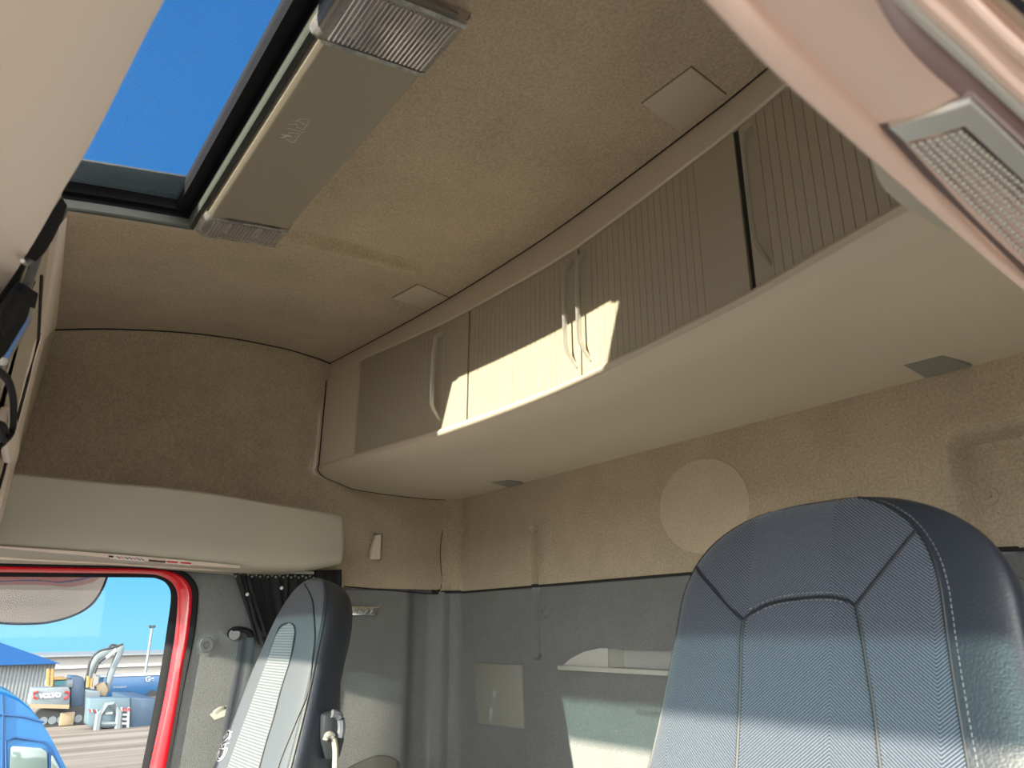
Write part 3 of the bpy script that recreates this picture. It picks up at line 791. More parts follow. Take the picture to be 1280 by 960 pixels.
belt = empty('seat_belt', P(297, 793, 0, 0), 'dark seat belt hanging from the grey door pillar left of the passenger backrest', 'seat belt')
bm = bmesh.new(); c0 = P(297, 793, 0, .012)
tube(bm, smoothpath([P(289, 794, 0, .004), P(290, 789, 0, .02), P(297, 786, 0, .03), P(310, 789, 0, .03), P(314, 795, 0, .02)], 5), .010, 10, rx=.007)
obj('anchor', bm, M['blackgloss'], belt, label='black upper belt anchor')
bm = bmesh.new(); cyl(bm, P(293, 793, 0, .0), P(293, 793, 0, .034), .013, n=18); obj('anchor_bolt', bm, M['blackgloss'], belt)
bm = bmesh.new(); R = []
Lw = [(299, 797), (297, 810), (293, 835), (288, 860), (283, 885), (278, 910), (272, 960)]; Rw_ = [(318, 797), (318, 812), (315, 835), (311, 860), (306, 885), (300, 910), (294, 960)]
for (a, b), (c_, d_) in zip(Lw, Rw_):
    A = P(a, b, 0, .03); B = P(c_, d_, 0, .045); R.append([A.lerp(B, s/6)+Vector((.002*math.sin(s*1.5), 0, 0)) for s in range(7)])
rows(bm, R); obj('webbing', bm, M['belt'], belt)
bm = bmesh.new()
rows(bm, [[P(a, b, 0, .006) for a, b in ((262, 893), (275, 884), (284, 882))], [P(a, b, 0, .03) for a, b in ((268, 900), (279, 896), (286, 892))]])
prism(bm, [P(a, b, 0, .002) for a, b in ((265, 889), (274, 883), (280, 882), (279, 892), (268, 897))], (.014, 0, 0), .003)
obj('guide', bm, M['greyplastic'], belt, label='grey belt guide')

# ------------------------------------------------------------------ seats
class Seat:
    def __init__(s, x, yref, zref, top, wtab, lean, df=.03, db=.11, nf=5.0, arch=.10, archp=2.4, rn=.25, flare=0, name='', label=''):
        s.x, s.lean, s.rn, s.flare = x, lean, rn, flare
        s.O = Vector((x, yref, zref)); s.cA = Vector((0, math.sin(lean), math.cos(lean))); s.fA = Vector((0, -math.cos(lean), math.sin(lean)))
        s.top, s.wtab, s.df, s.db, s.nf, s.arch, s.archp = top, wtab, df, db, nf, arch, archp
    def shrink(s, c):
        t = (c-(s.top-s.arch))/s.arch
        return 1 if t <= 0 else max(0, 1-t**s.archp)**(1/s.archp)
    def w(s, c): return smooth_tab(s.wtab, c)*s.shrink(c)
    def pt(s, a, b, c): return s.O+Vector((a, 0, 0))+s.fA*b+s.cA*c
    def loc(s, px, py, off=0.0):
        p = PP(px, py, s.O+s.fA*(s.df+off), s.fA)-s.O; return p.x, p.dot(s.cA)
    def front(s, a, c, off=0.0):
        w = max(s.w(c), 1e-4); a = max(-.975*w, min(.975*w, a)); k = abs(a)/w; sh = s.shrink(c)**.5
        return s.pt(a, s.df*sh*(1-k**s.nf)**(1/s.nf)+off, c)
    def ringpt(s, th, c):
        w = s.w(c); sh = s.shrink(c)**.5; co, si = math.cos(th), math.sin(th)
        if si >= 0:
            a = math.copysign(abs(co)**(2/s.nf), co)*w; b = abs(si)**(2/s.nf)*s.df*sh
        else:
            g = ss(.05, -.22, c) if False else max(0, min(1, (.05-c)/.25))*s.flare
            a = math.copysign(abs(co)**(2/2.3), co)*w*(1-s.rn*(1-.75*g)*abs(si)**.8); b = -abs(si)**(2/2.0)*s.db*sh*(1+.85*g)
        return s.pt(a, b, c)
def levels(c0, top, arch, n1, n2):
    L = [c0+(top-arch-c0)*k/n1 for k in range(n1)]
    L += [top-arch+arch*math.sin(math.pi/2*k/n2) for k in range(n2+1)]
    L[-1] = top-arch*.0008
    return L
def build_seat(S, root, c0, front_mat, shell_mat, split=.90, n=96, split2=None):
    """one loft, cut into a front panel and a leather shell that share the seam line"""
    LV = levels(c0, S.top, S.arch, 26, 22)
    fr, sh = bmesh.new(), bmesh.new()
    ths = [2*math.pi*k/n for k in range(n)]
    # angle where |a| = split*w
    tcut = math.acos(split**(S.nf/2))
    t2 = math.acos((split2 or split)**(S.nf/2))
    A = [t2+(math.pi-tcut-t2)*k/48 for k in range(49)]
    B = [math.pi-tcut+(math.pi+tcut+t2)*k/72 for k in range(73)]
    def puff(th, c):   # slight crown of the padding
        return S.ringpt(th, c)
    LF = [c for c in LV if S.shrink(c) > .35]
    rows(fr, [[puff(t, c) for t in A] for c in LF])
    rows(sh, [[puff(t, c) for t in B] for c in LV])
    rest = [c for c in LV if S.shrink(c) <= .35]
    rows(sh, [[puff(t, c) for t in A] for c in [LF[-1]]+rest])
    f = obj('front_panel', fr, front_mat, root, ang=60); s_ = obj('backrest_shell', sh, shell_mat, root, ang=60)
    return f, s_
def seam_line(S, pts, r, m, name, root, off=.0005, dashed=False, n=8, smooth=True):
    """pts in (a, c) seat coordinates"""
    pp = smoothpath([Vector((a, c, 0)) for a, c in pts], n) if smooth else [Vector((a, c, 0)) for a, c in pts]
    q = [S.front(v.x, v.y, off) for v in pp]
    bm = bmesh.new()
    if dashed:
        acc = 0; seg = [q[0]]; on = True
        # resample
        out = []; step = .0011; d = 0
        cur = q[0]
        res = [q[0]]
        for a, b in zip(q, q[1:]):
            L = (b-a).length; t = step-d
            while t < L: res.append(a.lerp(b, t/L)); t += step
            d = L-(t-step)
        i = 0
        while i+3 < len(res):
            tube(bm, res[i:i+4], r, 4); i += 5
    else: tube(bm, q, r, 6)
    return obj(name, bm, m, root)
def cushion(S, root, m, shell):
    # seat cushion, base and rail, mostly below the picture
    x = S.x; y = S.O.y; zb = -.78
    bm = bmesh.new(); box(bm, (x, y-.30, zb), (.50, .52, .14), .05, seg=4); obj('seat_cushion', bm, m, root)
    bm = bmesh.new(); box(bm, (x, y-.22, zb-.20), (.42, .42, .28), .03); obj('seat_base', bm, shell, root)
    bm = bmesh.new(); box(bm, (x, y-.22, zb-.435), (.36, .46, .20), .01); obj('seat_rail', bm, M['black'], root)

# driver seat
DS = Seat(1.540, -.530, -.10, .239, [(-.75, .25), (-.3, .25), (-.10, .222), (-.02, .206), (.08, .192), (.16, .186), (.3, .182)], rad(15), df=.030, db=.12, arch=.125, archp=2.3)
ds = empty('cab_seat', (1.563, -.7, -1.3), 'driver seat with navy herringbone fabric front and black leather edge', 'seat')
f, s_ = build_seat(DS, ds, -.72, M['herring'], M['leather'], split=.97, split2=.70)
cushion(DS, ds, M['herring'], M['leather'])
def D(*pts): return [DS.loc(a, b) for a, b in pts]
def edge_line(S, root, sgn, c0, k, r, m, name, off=0.001, dashed=False):
    pts = []; LV = levels(c0, S.top, S.arch, 30, 16)
    return [(sgn*k*S.w(c), c) for c in LV if S.shrink(c) > .36]
e1 = edge_line(DS, ds, -1, -.7, .97, 0, None, ''); e2 = edge_line(DS, ds, 1, -.7, .70, 0, None, '')
seam_line(DS, e1, .0016, M['seam'], 'edge_piping', ds, off=0, smooth=False); seam_line(DS, e2, .0016, M['seam'], 'edge_piping', ds, off=0, smooth=False)
e1 = [(a*.735/.70, c) for a, c in e2]
seam_line(DS, e1, .00055, M['stitch'], 'edge_stitching', ds, off=.0006, dashed=True, smooth=False)
for pts in (D((866, 707), (873, 716), (890, 734), (910, 757), (930, 775)),
            D((930, 775), (940, 766), (965, 754), (1000, 748), (1035, 746), (1058, 750), (1070, 757)),
            D((1070, 757), (1085, 738), (1105, 712), (1125, 686), (1143, 662)),
            D((930, 775), (927, 800), (926, 850), (924, 900), (921, 960), (918, 1010)),
            D((1070, 757), (1077, 790), (1085, 840), (1093, 890), (1101, 960), (1108, 1010))):
    seam_line(DS, pts, .0019, M['seam'], 'seam', ds, off=.0002)
arc = D((942, 770), (966, 758), (1000, 752), (1035, 750), (1058, 754))
seam_line(DS, arc, .00055, M['stitch'], 'seam_stitching', ds, off=.0016, dashed=True)
arc = D((938, 762), (966, 749), (1000, 743), (1035, 741), (1060, 745))
seam_line(DS, arc, .00055, M['stitch'], 'seam_stitching', ds, off=.0016, dashed=True)
# second row of stitching on the leather flank
bm = bmesh.new(); LVL = levels(-.6, DS.top, DS.arch, 60, 30); res = []
for c in LVL:
    if DS.shrink(c) < .45: continue
    res.append(DS.ringpt(-.50, c)+Vector((.0008, 0, .0004)))
tube(bm, res, .0009, 5); obj('flank_stitching', bm, M['stitch'], ds)

# passenger seat
PS = Seat(.482, -.690, -.12, .232, [(-.75, .235), (-.40, .232), (-.25, .215), (-.10, .196), (.0, .178), (.10, .150), (.18, .132), (.3, .12)], rad(15.5), df=.030, db=.085, arch=.12, archp=2.2, nf=3.6, rn=.10, flare=1)
ps = empty('cab_seat', (.482, -.85, -1.3), 'passenger seat in dark blue grey leather with pale ribbed centre strip, beside the red window', 'seat')
build_seat(PS, ps, -.72, M['leather_blue'], M['leather'], split=.93)
cushion(PS, ps, M['leather_blue'], M['leather'])
def Q_(*pts): return [PS.loc(a, b) for a, b in pts]
# centre strip
l = Q_((345, 797), (335, 825), (322, 860), (309, 895), (294, 935), (276, 985)); r = Q_((368, 797), (363, 825), (352, 860), (343, 895), (331, 935), (318, 985))
def strip_rows(l, r, n=6, m=10):
    L2 = smoothpath([Vector((a, c, 0)) for a, c in l], n); R2 = smoothpath([Vector((a, c, 0)) for a, c in r], n)
    return [[PS.front(L2[i].lerp(R2[i], s/m).x, L2[i].lerp(R2[i], s/m).y, .0022) for s in range(m+1)] for i in range(len(L2))]
bm = bmesh.new(); R = strip_rows(l, r)
# rounded top
tl, tr_ = Vector((*l[0], 0)), Vector((*r[0], 0)); topr = []
for k in range(1, 7):
    a_ = k/6*math.pi/2; mid = (tl+tr_)/2; hw = (tr_-tl)/2; up_ = Vector((0.004, .030, 0))
    row = []
    for s in range(11):
        t = -1+2*s/10; v = mid+hw*t*math.cos(a_)+up_*math.sin(a_)*(1-.12*abs(t)); row.append(PS.front(v.x, v.y, .0022))
    topr.append(row)
rows(bm, topr[::-1][0:]+R); obj('centre_strip', bm, M['ribfab'], ps, label='pale ribbed fabric strip')
for pts in (Q_((276, 985), (294, 935), (309, 895), (322, 860), (335, 825), (343, 800), (350, 784), (360, 779), (368, 783), (369, 797), (363, 825), (352, 860), (343, 895), (331, 935), (318, 985)),
            Q_((377, 729), (386, 742), (390, 757), (390, 790), (385, 821), (377, 864), (363, 907), (347, 952), (338, 985)),
            Q_((398, 728), (406, 742), (409, 757), (409, 780), (405, 805), (397, 864), (385, 907), (370, 952), (360, 985))):
    seam_line(PS, pts, .0016, M['seam'], 'seam', ps, off=.001)
seam_line(PS, Q_((401, 728), (409, 742), (412, 757), (412, 780), (408, 805), (400, 864), (388, 907), (373, 952), (363, 985)), .0008, M['stitch'], 'bolster_stitching', ps, off=.0012, dashed=True)
# embroidered round emblem
ec = Vector((*PS.loc(277, 933), 0)); bm = bmesh.new()
def emb(pts, r=.0008):
    q = [PS.front(*PS.loc(a, b), .0018) for a, b in pts]; tube(bm, smoothpath(q, 3), r, 5)
def E_(x, y): return (240+x/6.4, 860+y/6.4)
emb([E_(*a) for a in ((235, 350), (270, 338), (300, 345), (300, 380), (275, 410), (240, 430), (205, 435))])
emb([E_(*a) for a in ((325, 352), (310, 350), (312, 385), (295, 412))])
emb([E_(*a) for a in ((205, 435), (215, 455), (255, 450), (300, 440))]); emb([E_(*a) for a in ((230, 400), (265, 385), (275, 365), (245, 372), (228, 400))])
emb([E_(*a) for a in ((235, 455), (228, 485))]); emb([E_(*a) for a in ((270, 450), (262, 485))]); emb([E_(*a) for a in ((200, 480), (240, 485), (290, 480))])
emb([E_(*a) for a in ((190, 495), (180, 540), (188, 575), (215, 583), (250, 560), (275, 520), (285, 490))])
emb([E_(*a) for a in ((210, 500), (200, 535), (207, 560), (225, 563), (248, 540), (262, 505), (262, 495))])
obj('emblem', bm, M['white'], ps, label='white embroidered emblem')
# belt slot, loop and folded armrest on the inner flank
def fl(px, py, dx=0): return P(px, py, 0, .672+dx)
bm = bmesh.new()
q = [fl(*a) for a in ((404, 893), (417, 889), (428, 896), (430, 925), (424, 948), (408, 950), (402, 925))]
prism(bm, [v+Vector((-.03, 0, 0)) for v in q], (.034, 0, 0), .004); obj('belt_slot', bm, M['seam'], ps, label='black slot in the backrest flank')
bm = bmesh.new()
q = smoothpath([fl(*a, .008) for a in ((406, 926), (410, 919), (416, 921), (419, 935), (419, 955), (418, 975))], 5)
tube(bm, q, .0050, 8, rx=.006); obj('loop', bm, M['greyplastic'], ps, label='pale grey strap loop')
bm = bmesh.new()
q = smoothpath([fl(*a, .006) for a in ((415, 892), (424, 895), (427, 908), (425, 922))], 5); tube(bm, q, .007, 8); obj('slot_edge', bm, M['leather_blue'], ps)
bm = bmesh.new()
a0 = PS.pt(.16, -.02, -.50); 
ac = P(405, 985, 1, -.70); box(bm, ac+Vector((.0, -.01, -.014)), (.07, .10, .055), .022, seg=4, M=Matrix.Rotation(.1, 4, 'X')); obj('armrest', bm, M['lightgrey'], ps, label='pale folded armrest')

# bunk behind the seats (below the picture)
bk = empty('bunk', (WX/2, -.28, -1.3), 'pale grey bunk mattress on a base behind the seats', 'bunk')
bm = bmesh.new(); box(bm, (WX/2, -.25, -.55), (WX-.06, .46, .16), .03, seg=3); obj('mattress', bm, M['bunk'], bk)
bm = bmesh.new(); box(bm, (WX/2, -.25, -.965), (WX-.06, .44, .66), .01); obj('bunk_base', bm, M['dash'], bk)

# ------------------------------------------------------------------ front overhead shelf (left edge of the picture)
sh = empty('front_overhead_shelf', (1.0, -1.6, .3), 'pale beige overhead shelf along the windscreen side, large and out of focus at left', 'overhead shelf')
# rear face of the far section
a, b, c = Vector((.63, -1.197, .69)), Vector((.05, -1.155, .70)), Vector((.03, -1.175, .29))
SN = (b-a).cross(c-a).normalized(); SP = a
if SN.y < 0: SN = -SN
def S_(px, py, off=0): return PP(px, py, SP+SN*off, SN)
def sy(x, z):      # y on that plane
    return SP.y-((x-SP.x)*SN.x+(z-SP.z)*SN.z)/SN.y
bm = bmesh.new()
def shx(u): return .02+1.22*u
def zt_(x): return lerp_tab([(.0, .70), (.56, .70), (.68, .62), (1.3, .60)], x)
def zb_(x): return lerp_tab([(.0, .235), (.4, .185), (.8, .2), (1.3, .2)], x)
R = []
for k in range(25):
    x = shx(k/24); y0 = sy(x, zt_(x)); y1 = sy(x, zb_(x))
    R.append([Vector((x, y0-.20, zt_(x)-.09)), Vector((x, y0-.010, zt_(x)+.004)), Vector((x, y0, zt_(x)-.006)), Vector((x, (y0+y1)/2, (zt_(x)+zb_(x))/2)), Vector((x, y1, zb_(x)+.01)), Vector((x, y1-.01, zb_(x))), Vector((x, y1-.30, zb_(x)+.13)), Vector((x, -2.05, .45))])
vs = rows(bm, R); obj('far_section', bm, M['plastic2'], sh, ang=30)
# end trim against the side wall
bm = bmesh.new()
ee = [S_(px, py, .004) for px, py in ((84, 272), (79, 330), (73, 385), (70, 408), (56, 424), (44, 470), (30, 530), (12, 620), (-6, 690))]
ei = [S_(px, py, .008) for px, py in ((74, 282), (64, 345), (57, 395), (54, 418), (49, 432), (36, 482), (22, 540), (4, 622), (-16, 692))]
rows(bm, [[v-SN*.03 for v in ee], ee, ei, [v-SN*.012 for v in ei]]); obj('end_trim', bm, M['pinkplastic'], sh, label='pale end trim')
# locker flap with a dark gap round it
bm = bmesh.new()
gp = [S_(px, py, .0095) for px, py in ((52, 345), (50, 385), (48, 425), (36, 470), (24, 515), (15, 548), (4, 592), (-10, 640))]
tube(bm, gp, .0022, 6); obj('flap_gap', bm, M['shadowgap'], sh)
bm = bmesh.new()
fa = [S_(px, py, .007) for px, py in ((45, 352), (44, 420), (31, 468), (19, 514), (9, 555), (-2, 598))]; fb = [S_(px, py, .007) for px, py in ((36, 372), (24, 430), (12, 478), (2, 520), (-8, 560), (-16, 600))]
rows(bm, [[v-SN*.008 for v in fa], fa, fb]); obj('locker_flap', bm, M['plastic2'], sh)
bm = bmesh.new()
rows(bm, [[S_(px, py, .011) for px, py in ((45, 340), (30, 400), (14, 452), (0, 500), (-14, 545))], [S_(px, py, .011) for px, py in ((36, 368), (24, 415), (6, 470), (-8, 515), (-20, 550))]])
obj('flap_rim', bm, M['pinkplastic'], sh)
# slate-grey instrument strip
bm = bmesh.new()
sa = [S_(px, py, .012) for px, py in ((86, 262), (80, 275), (60, 300), (47, 338), (30, 385), (14, 430), (0, 470))]; sb = [S_(px, py, .016) for px, py in ((74, 258), (60, 285), (45, 315), (30, 350), (10, 400), (-4, 440), (-12, 480))]
rows(bm, [[v-SN*.01 for v in sa], sa, sb]); obj('instrument_strip', bm, mat('slate_grey_plastic', (.13, .15, .16), .5), sh, label='slate grey strip')
# latch block
bm = bmesh.new(); prism(bm, [S_(px, py, .010) for px, py in ((0, 508), (10, 512), (13, 530), (16, 560), (12, 576), (3, 578), (-6, 540))], SN*.010, .003); obj('latch', bm, M['pinkplastic'], sh, label='pale latch')
# near, rounded part of the shelf (underside seen from below)
near = [(232, -60), (205, 0), (180, 48), (154, 100), (128, 152), (103, 198), (80, 236), (58, 276), (38, 310), (18, 342), (0, 368), (-25, 404)]
ZN = .30
ne = smoothpath([P(a, b, 2, ZN) for a, b in near], 4)
bm = bmesh.new(); R = []
for v in ne:
    R.append([v+Vector((-.10, -.03, .24)), v+Vector((-.035, -.012, .10)), v+Vector((-.010, -.006, .035)), v+Vector((-.002, -.001, .008)), v, v+Vector((.002, -.008, -.004)), v+Vector((.006, -.03, -.008)), v+Vector((.012, -.12, -.010)), v+Vector((.02, -.45, .06)), v+Vector((.02, -.75, .14))])
rows(bm, R); obj('near_section', bm, M['pinkplastic'], sh, ang=60, label='pale rounded near section')

# black two-way radio and cables on the shelf
rd = empty('radio', S_(20, 340, .02), 'black radio box hanging on the front shelf at the left edge', 'radio')
bm = bmesh.new(); prism(bm, [S_(px, py, .017) for px, py in ((20, 352), (39, 364), (32, 394), (15, 416), (0, 436), (-14, 450), (-14, 400))], SN*.007, .002); obj('radio_body', bm, M['black'], rd)
bm = bmesh.new(); prism(bm, [S_(px, py, .0245) for px, py in ((18, 362), (30, 370), (20, 398), (2, 420), (-4, 398))], SN*.002, .0005); obj('radio_face', bm, M['black'], rd)
bm = bmesh.new(); tube(bm, smoothpath([S_(px, py, .024) for px, py in ((38, 385), (33, 402), (24, 418), (12, 438), (4, 452))], 5), .004, 8); obj('antenna_plug', bm, M['alu'], rd, label='silver plug')
bm = bmesh.new(); R = []
for (a, b, c_, d_) in ((77, 246, 76, 262), (66, 262, 74, 282), (54, 282, 66, 300), (42, 304, 54, 318), (30, 322, 40, 326)):
    A = S_(a, b, .022); B = S_(c_, d_, .018); R.append([A, (A+B)/2+SN*.006, B])
rows(bm, R); st = obj('strap', bm, M['black']); tag(st, 'glossy black strap hanging beside the sky hatch corner at left', 'strap')
bm = bmesh.new(); tube(bm, smoothpath([S_(px, py, .022) for px, py in ((28, 326), (34, 330), (42, 322))], 5), .0018, 6); obj('buckle', bm, M['alu'], st, label='silver buckle')
cb = None
bm = bmesh.new(); tube(bm, smoothpath([S_(px, py, .026) for px, py in ((-8, 462), (0, 466), (10, 476), (16, 495), (17, 515), (16, 535), (12, 545), (5, 550), (0, 540), (-6, 532))], 6), .0035, 8)
tag(obj('cable', bm, M['black']), 'black looped cable hanging below the radio at the left edge', 'cable')
bm = bmesh.new(); tube(bm, smoothpath([S_(px, py, .024) for px, py in ((-10, 530), (2, 530), (8, 540), (6, 552), (-2, 560), (-6, 580), (-4, 600))], 6), .003, 8)
tag(obj('cable', bm, M['black']), 'thin black cable curling round the pale latch at the left edge', 'cable')

# ------------------------------------------------------------------ driver side storage box with lamp (right edge of the picture)
rb = empty('driver_side_locker', (1.97, -.9, .2), 'pale pinkish storage box edge with strip lamp, close up at top right', 'storage box')
ZR = .19
def RZ(px, py, dz=0): return P(px, py, 2, ZR+dz)
def line2(pts, dz=0, n=5): return smoothpath([RZ(a, b, dz) for a, b in pts], n)
Le = line2([(760, -130), (878, -2), (960, 84), (1040, 156), (1085, 196), (1150, 252), (1220, 311), (1282, 363), (1380, 445)])
Li = line2([(828, -130), (931, 0), (990, 60), (1050, 118), (1092, 158), (1150, 222), (1215, 290), (1282, 352), (1385, 440)])
bm = bmesh.new()
R = [[v+Vector((.012, 0, .16)) for v in Le], [v+Vector((.001, 0, .012)) for v in Le], [v+Vector((.0005, 0, .003)) for v in Le], Le, [(a*.8+b*.2)+Vector((0, 0, -.0025)) for a, b in zip(Le, Li)], [(a*.2+b*.8)+Vector((0, 0, -.002)) for a, b in zip(Le, Li)], Li, [v+Vector((.001, 0, .004)) for v in Li]]
rows(bm, R); obj('rim', bm, M['pink'], rb, ang=50, label='pale bottom rim')
Lj = line2([(1010, -130), (1085, -10), (1120, 50), (1160, 95), (1200, 130), (1250, 175), (1282, 205), (1340, 262), (1400, 320)])
bm = bmesh.new(); rows(bm, [[v+Vector((0, 0, .003)) for v in Li], [(a+b)/2+Vector((0, 0, .001)) for a, b in zip(Li, Lj)], [v+Vector((0, 0, .004)) for v in Lj]]); obj('underside', bm, M['pink'], rb)
def rline(pts, r, m, name, dz=0, rx=None):
    bm = bmesh.new(); tube(bm, line2(pts, dz), r, 10, rx=rx); return obj(name, bm, m, rb)
Lk = line2([(1035, -130), (1118, -10), (1150, 25), (1190, 60), (1230, 96), (1282, 146), (1330, 192), (1370, 228), (1420, 276)])
bm = bmesh.new(); rows(bm, [[v+Vector((0, 0, .004)) for v in Lj], [(a+b)/2+Vector((0, 0, .012)) for a, b in zip(Lj, Lk)], [v+Vector((0, 0, .012)) for v in Lk]]); obj('groove', bm, M['groove'], rb)
rline([(1060, -80), (1128, -4), (1180, 46), (1230, 92), (1282, 141), (1350, 205)], .0024, M['lightgrey'], 'rail', 0)
rline([(1085, -70), (1150, -4), (1200, 42), (1245, 86), (1290, 128), (1350, 185)], .0030, M['pink'], 'rail', .001)
rline([(1110, -70), (1170, -8), (1215, 35), (1260, 78), (1300, 112), (1360, 170)], .0026, M['pink'], 'rail', .003)
rline([(1140, -70), (1198, -8), (1240, 34), (1280, 70), (1320, 106), (1380, 160)], .0028, M['pink'], 'rail', .003)
Lm = line2([(1150, -80), (1210, -8), (1250, 30), (1290, 66), (1400, 165)]); Ln = line2([(1190, -80), (1238, -10), (1270, 20), (1300, 48), (1410, 150)])
bm = bmesh.new(); rows(bm, [[v+Vector((0, 0, .008)) for v in Lm], [v+Vector((0, 0, .004)) for v in Ln]]); obj('outer_trim', bm, M['plastic2'], rb)
Lo = line2([(1215, -80), (1262, -8), (1290, 18), (1320, 46), (1430, 150)])
bm = bmesh.new(); rows(bm, [[v+Vector((0, 0, .004)) for v in Ln], [v+Vector((0, 0, .006)) for v in Lo]]); obj('rubber_seal', bm, M['black'], rb)
Lp = line2([(1300, -140), (1340, -60), (1370, -20), (1410, 20), (1500, 110)])
bm = bmesh.new(); rows(bm, [[v+Vector((0, 0, .004)) for v in Lo], [v+Vector((0, 0, .004)) for v in Lp]]); obj('outer_lip', bm, M['plastic2'], rb)
# top of the box so that daylight does not leak through
bm = bmesh.new(); rows(bm, [[v+Vector((.012, 0, .16)) for v in Le], [Vector((WX, v.y, v.z+.15)) for v in Le]]); obj('top', bm, M['pink'], rb)
# strip lamp: frame and beaded lens
lm = obj('strip_lamp', (lambda b_: (prism(b_, [RZ(a, b, .0025) for a, b in ((1092, 158), (1216, 123), (1300, 200), (1400, 292), (1400, 455), (1282, 345))], (0, 0, .004)), b_)[1])(bmesh.new()), mat('lamp_well_mauve_grey', (.13, .09, .085), .5), rb, label='lamp recess')
bm = bmesh.new()
fo = [RZ(a, b, -.0005) for a, b in ((1112, 160), (1214, 130), (1300, 212), (1400, 305))]
fi = [RZ(a, b, -.0005) for a, b in ((1132, 178), (1206, 158), (1290, 236), (1390, 330))]
rows(bm, [fo, fi]); rows(bm, [[v+Vector((0, 0, .003)) for v in fo], fo]); obj('lamp_frame', bm, M['alu'], lm, label='satin metal frame')
nb = 7
p00, p01 = Vector((1136, 180, 0)), Vector((1204, 160, 0)); dirx = Vector((262, 232, 0)).normalized()
bm = bmesh.new()
for i in range(nb):
    s0 = p00.lerp(p01, (i+.3)/nb)
    dv = Vector((1.0, .98-.02*i, 0)).normalized()
    for k in range(34):
        q = s0+dv*(4+k*7.2)
        if q.x > 1300: break
        c_ = RZ(q.x, q.y, .0005)
        bmesh.ops.create_icosphere(bm, subdivisions=2, radius=.0015, matrix=Matrix.Translation(c_))
    a_ = RZ(s0.x, s0.y, .0012); e_ = s0+dv*250; b_ = RZ(e_.x, e_.y, .0012); tube(bm, [a_, b_], .0006, 6)
obj('lamp_lens', bm, M['alu'], lm, label='beaded clear lens')
# small grab tab behind the rim
bm = bmesh.new()
tq = [P(a, b, 2, .215) for a, b in ((1088, 196), (1096, 226), (1106, 242), (1122, 256), (1180, 291), (1195, 293), (1190, 270), (1130, 220))]
prism(bm, tq, (.0, 0, .012), .003); obj('grab_tab', bm, M['sidebox'], rb, label='beige grab tab')

# ------------------------------------------------------------------ outside: yard
TILT = math.tan(rad(2.4)); GZ = -2.6
def gz(x): return GZ+TILT*(x-2.0)
GN = Vector((-TILT, 0, 1)).normalized()
def GP(px, py): return PP(px, py, Vector((2, 0, GZ)), GN)
def gmat():
    m = mat('pale_gravel_yard', (.50, .45, .40), .95, bump=.2, bscale=3, var=.08, vscale=.3)
    nt = m.node_tree; N = nt.nodes; L = nt.links
    tc = N.new('ShaderNodeTexCoord'); mp = N.new('ShaderNodeMapping'); mp.inputs['Scale'].default_value = (.55, .05, 1); mp.inputs['Rotation'].default_value = (0, 0, .25)
    nz = N.new('ShaderNodeTexNoise'); nz.inputs['Scale'].default_value = 1.0; nz.inputs['Detail'].default_value = 5
    L.new(tc.outputs['Object'], mp.inputs[0]); L.new(mp.outputs[0], nz.inputs[0])
    cr_ = N.new('ShaderNodeValToRGB'); cr_.color_ramp.elements[0].position = .38; cr_.color_ramp.elements[0].color = (.095, .072, .055, 1); cr_.color_ramp.elements[1].position = .58; cr_.color_ramp.elements[1].color = (.19, .155, .125, 1)
    L.new(nz.outputs[0], cr_.inputs[0]); L.new(cr_.outputs[0], N['Principled BSDF'].inputs['Base Color']); return m
bm = bmesh.new()
bm.faces.new([bm.verts.new((x, y, gz(x))) for x, y in ((60, -120), (60, 160), (-260, 160), (-260, -120))])
tag(obj('ground', bm, gmat(), smooth=False), kind='structure')
def ext(name, col, rough=.6, **k): return mat(name, tuple(c*.45 for c in col), rough, **k)
X = dict(blue=ext('sky_blue_paint', (.03, .17, .42), .35), bluedk=ext('blue_roof_sheet', (.02, .12, .36), .5), grey=ext('grey_steel', (.26, .31, .34), .6), corr=ext('grey_corrugated_sheet', (.33, .36, .38), .6),
         hall=ext('pale_grey_cladding', (.42, .40, .38), .7), white=ext('white_paint', (.75, .75, .75), .5), yellow=ext('ochre_yellow_paint', (.55, .33, .10), .6), track=ext('dark_track_steel', (.06, .06, .065), .8),
         tan=ext('tan_dust', (.50, .38, .24), .8), skip=ext('blue_grey_skip_paint', (.16, .25, .31), .6), skipd=ext('dark_blue_skip', (.07, .13, .22), .6), red=ext('red_marking', (.6, .05, .05), .5), van=ext('azure_van_paint', (.035, .22, .56), .25, coat=.5),
         vglass=ext('van_window_glass', (.22, .30, .28), .1, spec=.8), pole=ext('grey_pole', (.30, .35, .38), .6), teal=ext('teal_window', (.05, .2, .24), .2))
def facing(px0, py0, px1, py1, xp):    # rectangle on the plane x = xp
    a = P(px0, py0, 0, xp); b = P(px1, py1, 0, xp); return a, b
def pbox(bm, px0, py0, px1, py1, xp, depth, bev=0.0):
    a = P(px0, (py0+py1)/2, 0, xp); b = P(px1, (py0+py1)/2, 0, xp); m_ = (px0+px1)/2
    a.z = P(m_, py0, 0, xp).z; b.z = P(m_, py1, 0, xp).z
    box(bm, (xp-depth/2, (a.y+b.y)/2, (a.z+b.z)/2), (depth, abs(b.y-a.y), abs(a.z-b.z)), bev)
def ppoly(bm, pts, xp, depth, bev=0): prism(bm, [P(a, b, 0, xp) for a, b in pts], (-depth, 0, 0), bev)
def base(px, xp): p = P(px, 880, 0, xp); return Vector((xp, p.y, gz(xp)))
def gpy(px, xp):    # pixel row of the ground at distance xp
    q = P(px, 700, 0, xp); v = Vector((xp, q.y, gz(xp)))-CAM; return 480-F*(v.dot(UP))/(v.dot(FW))

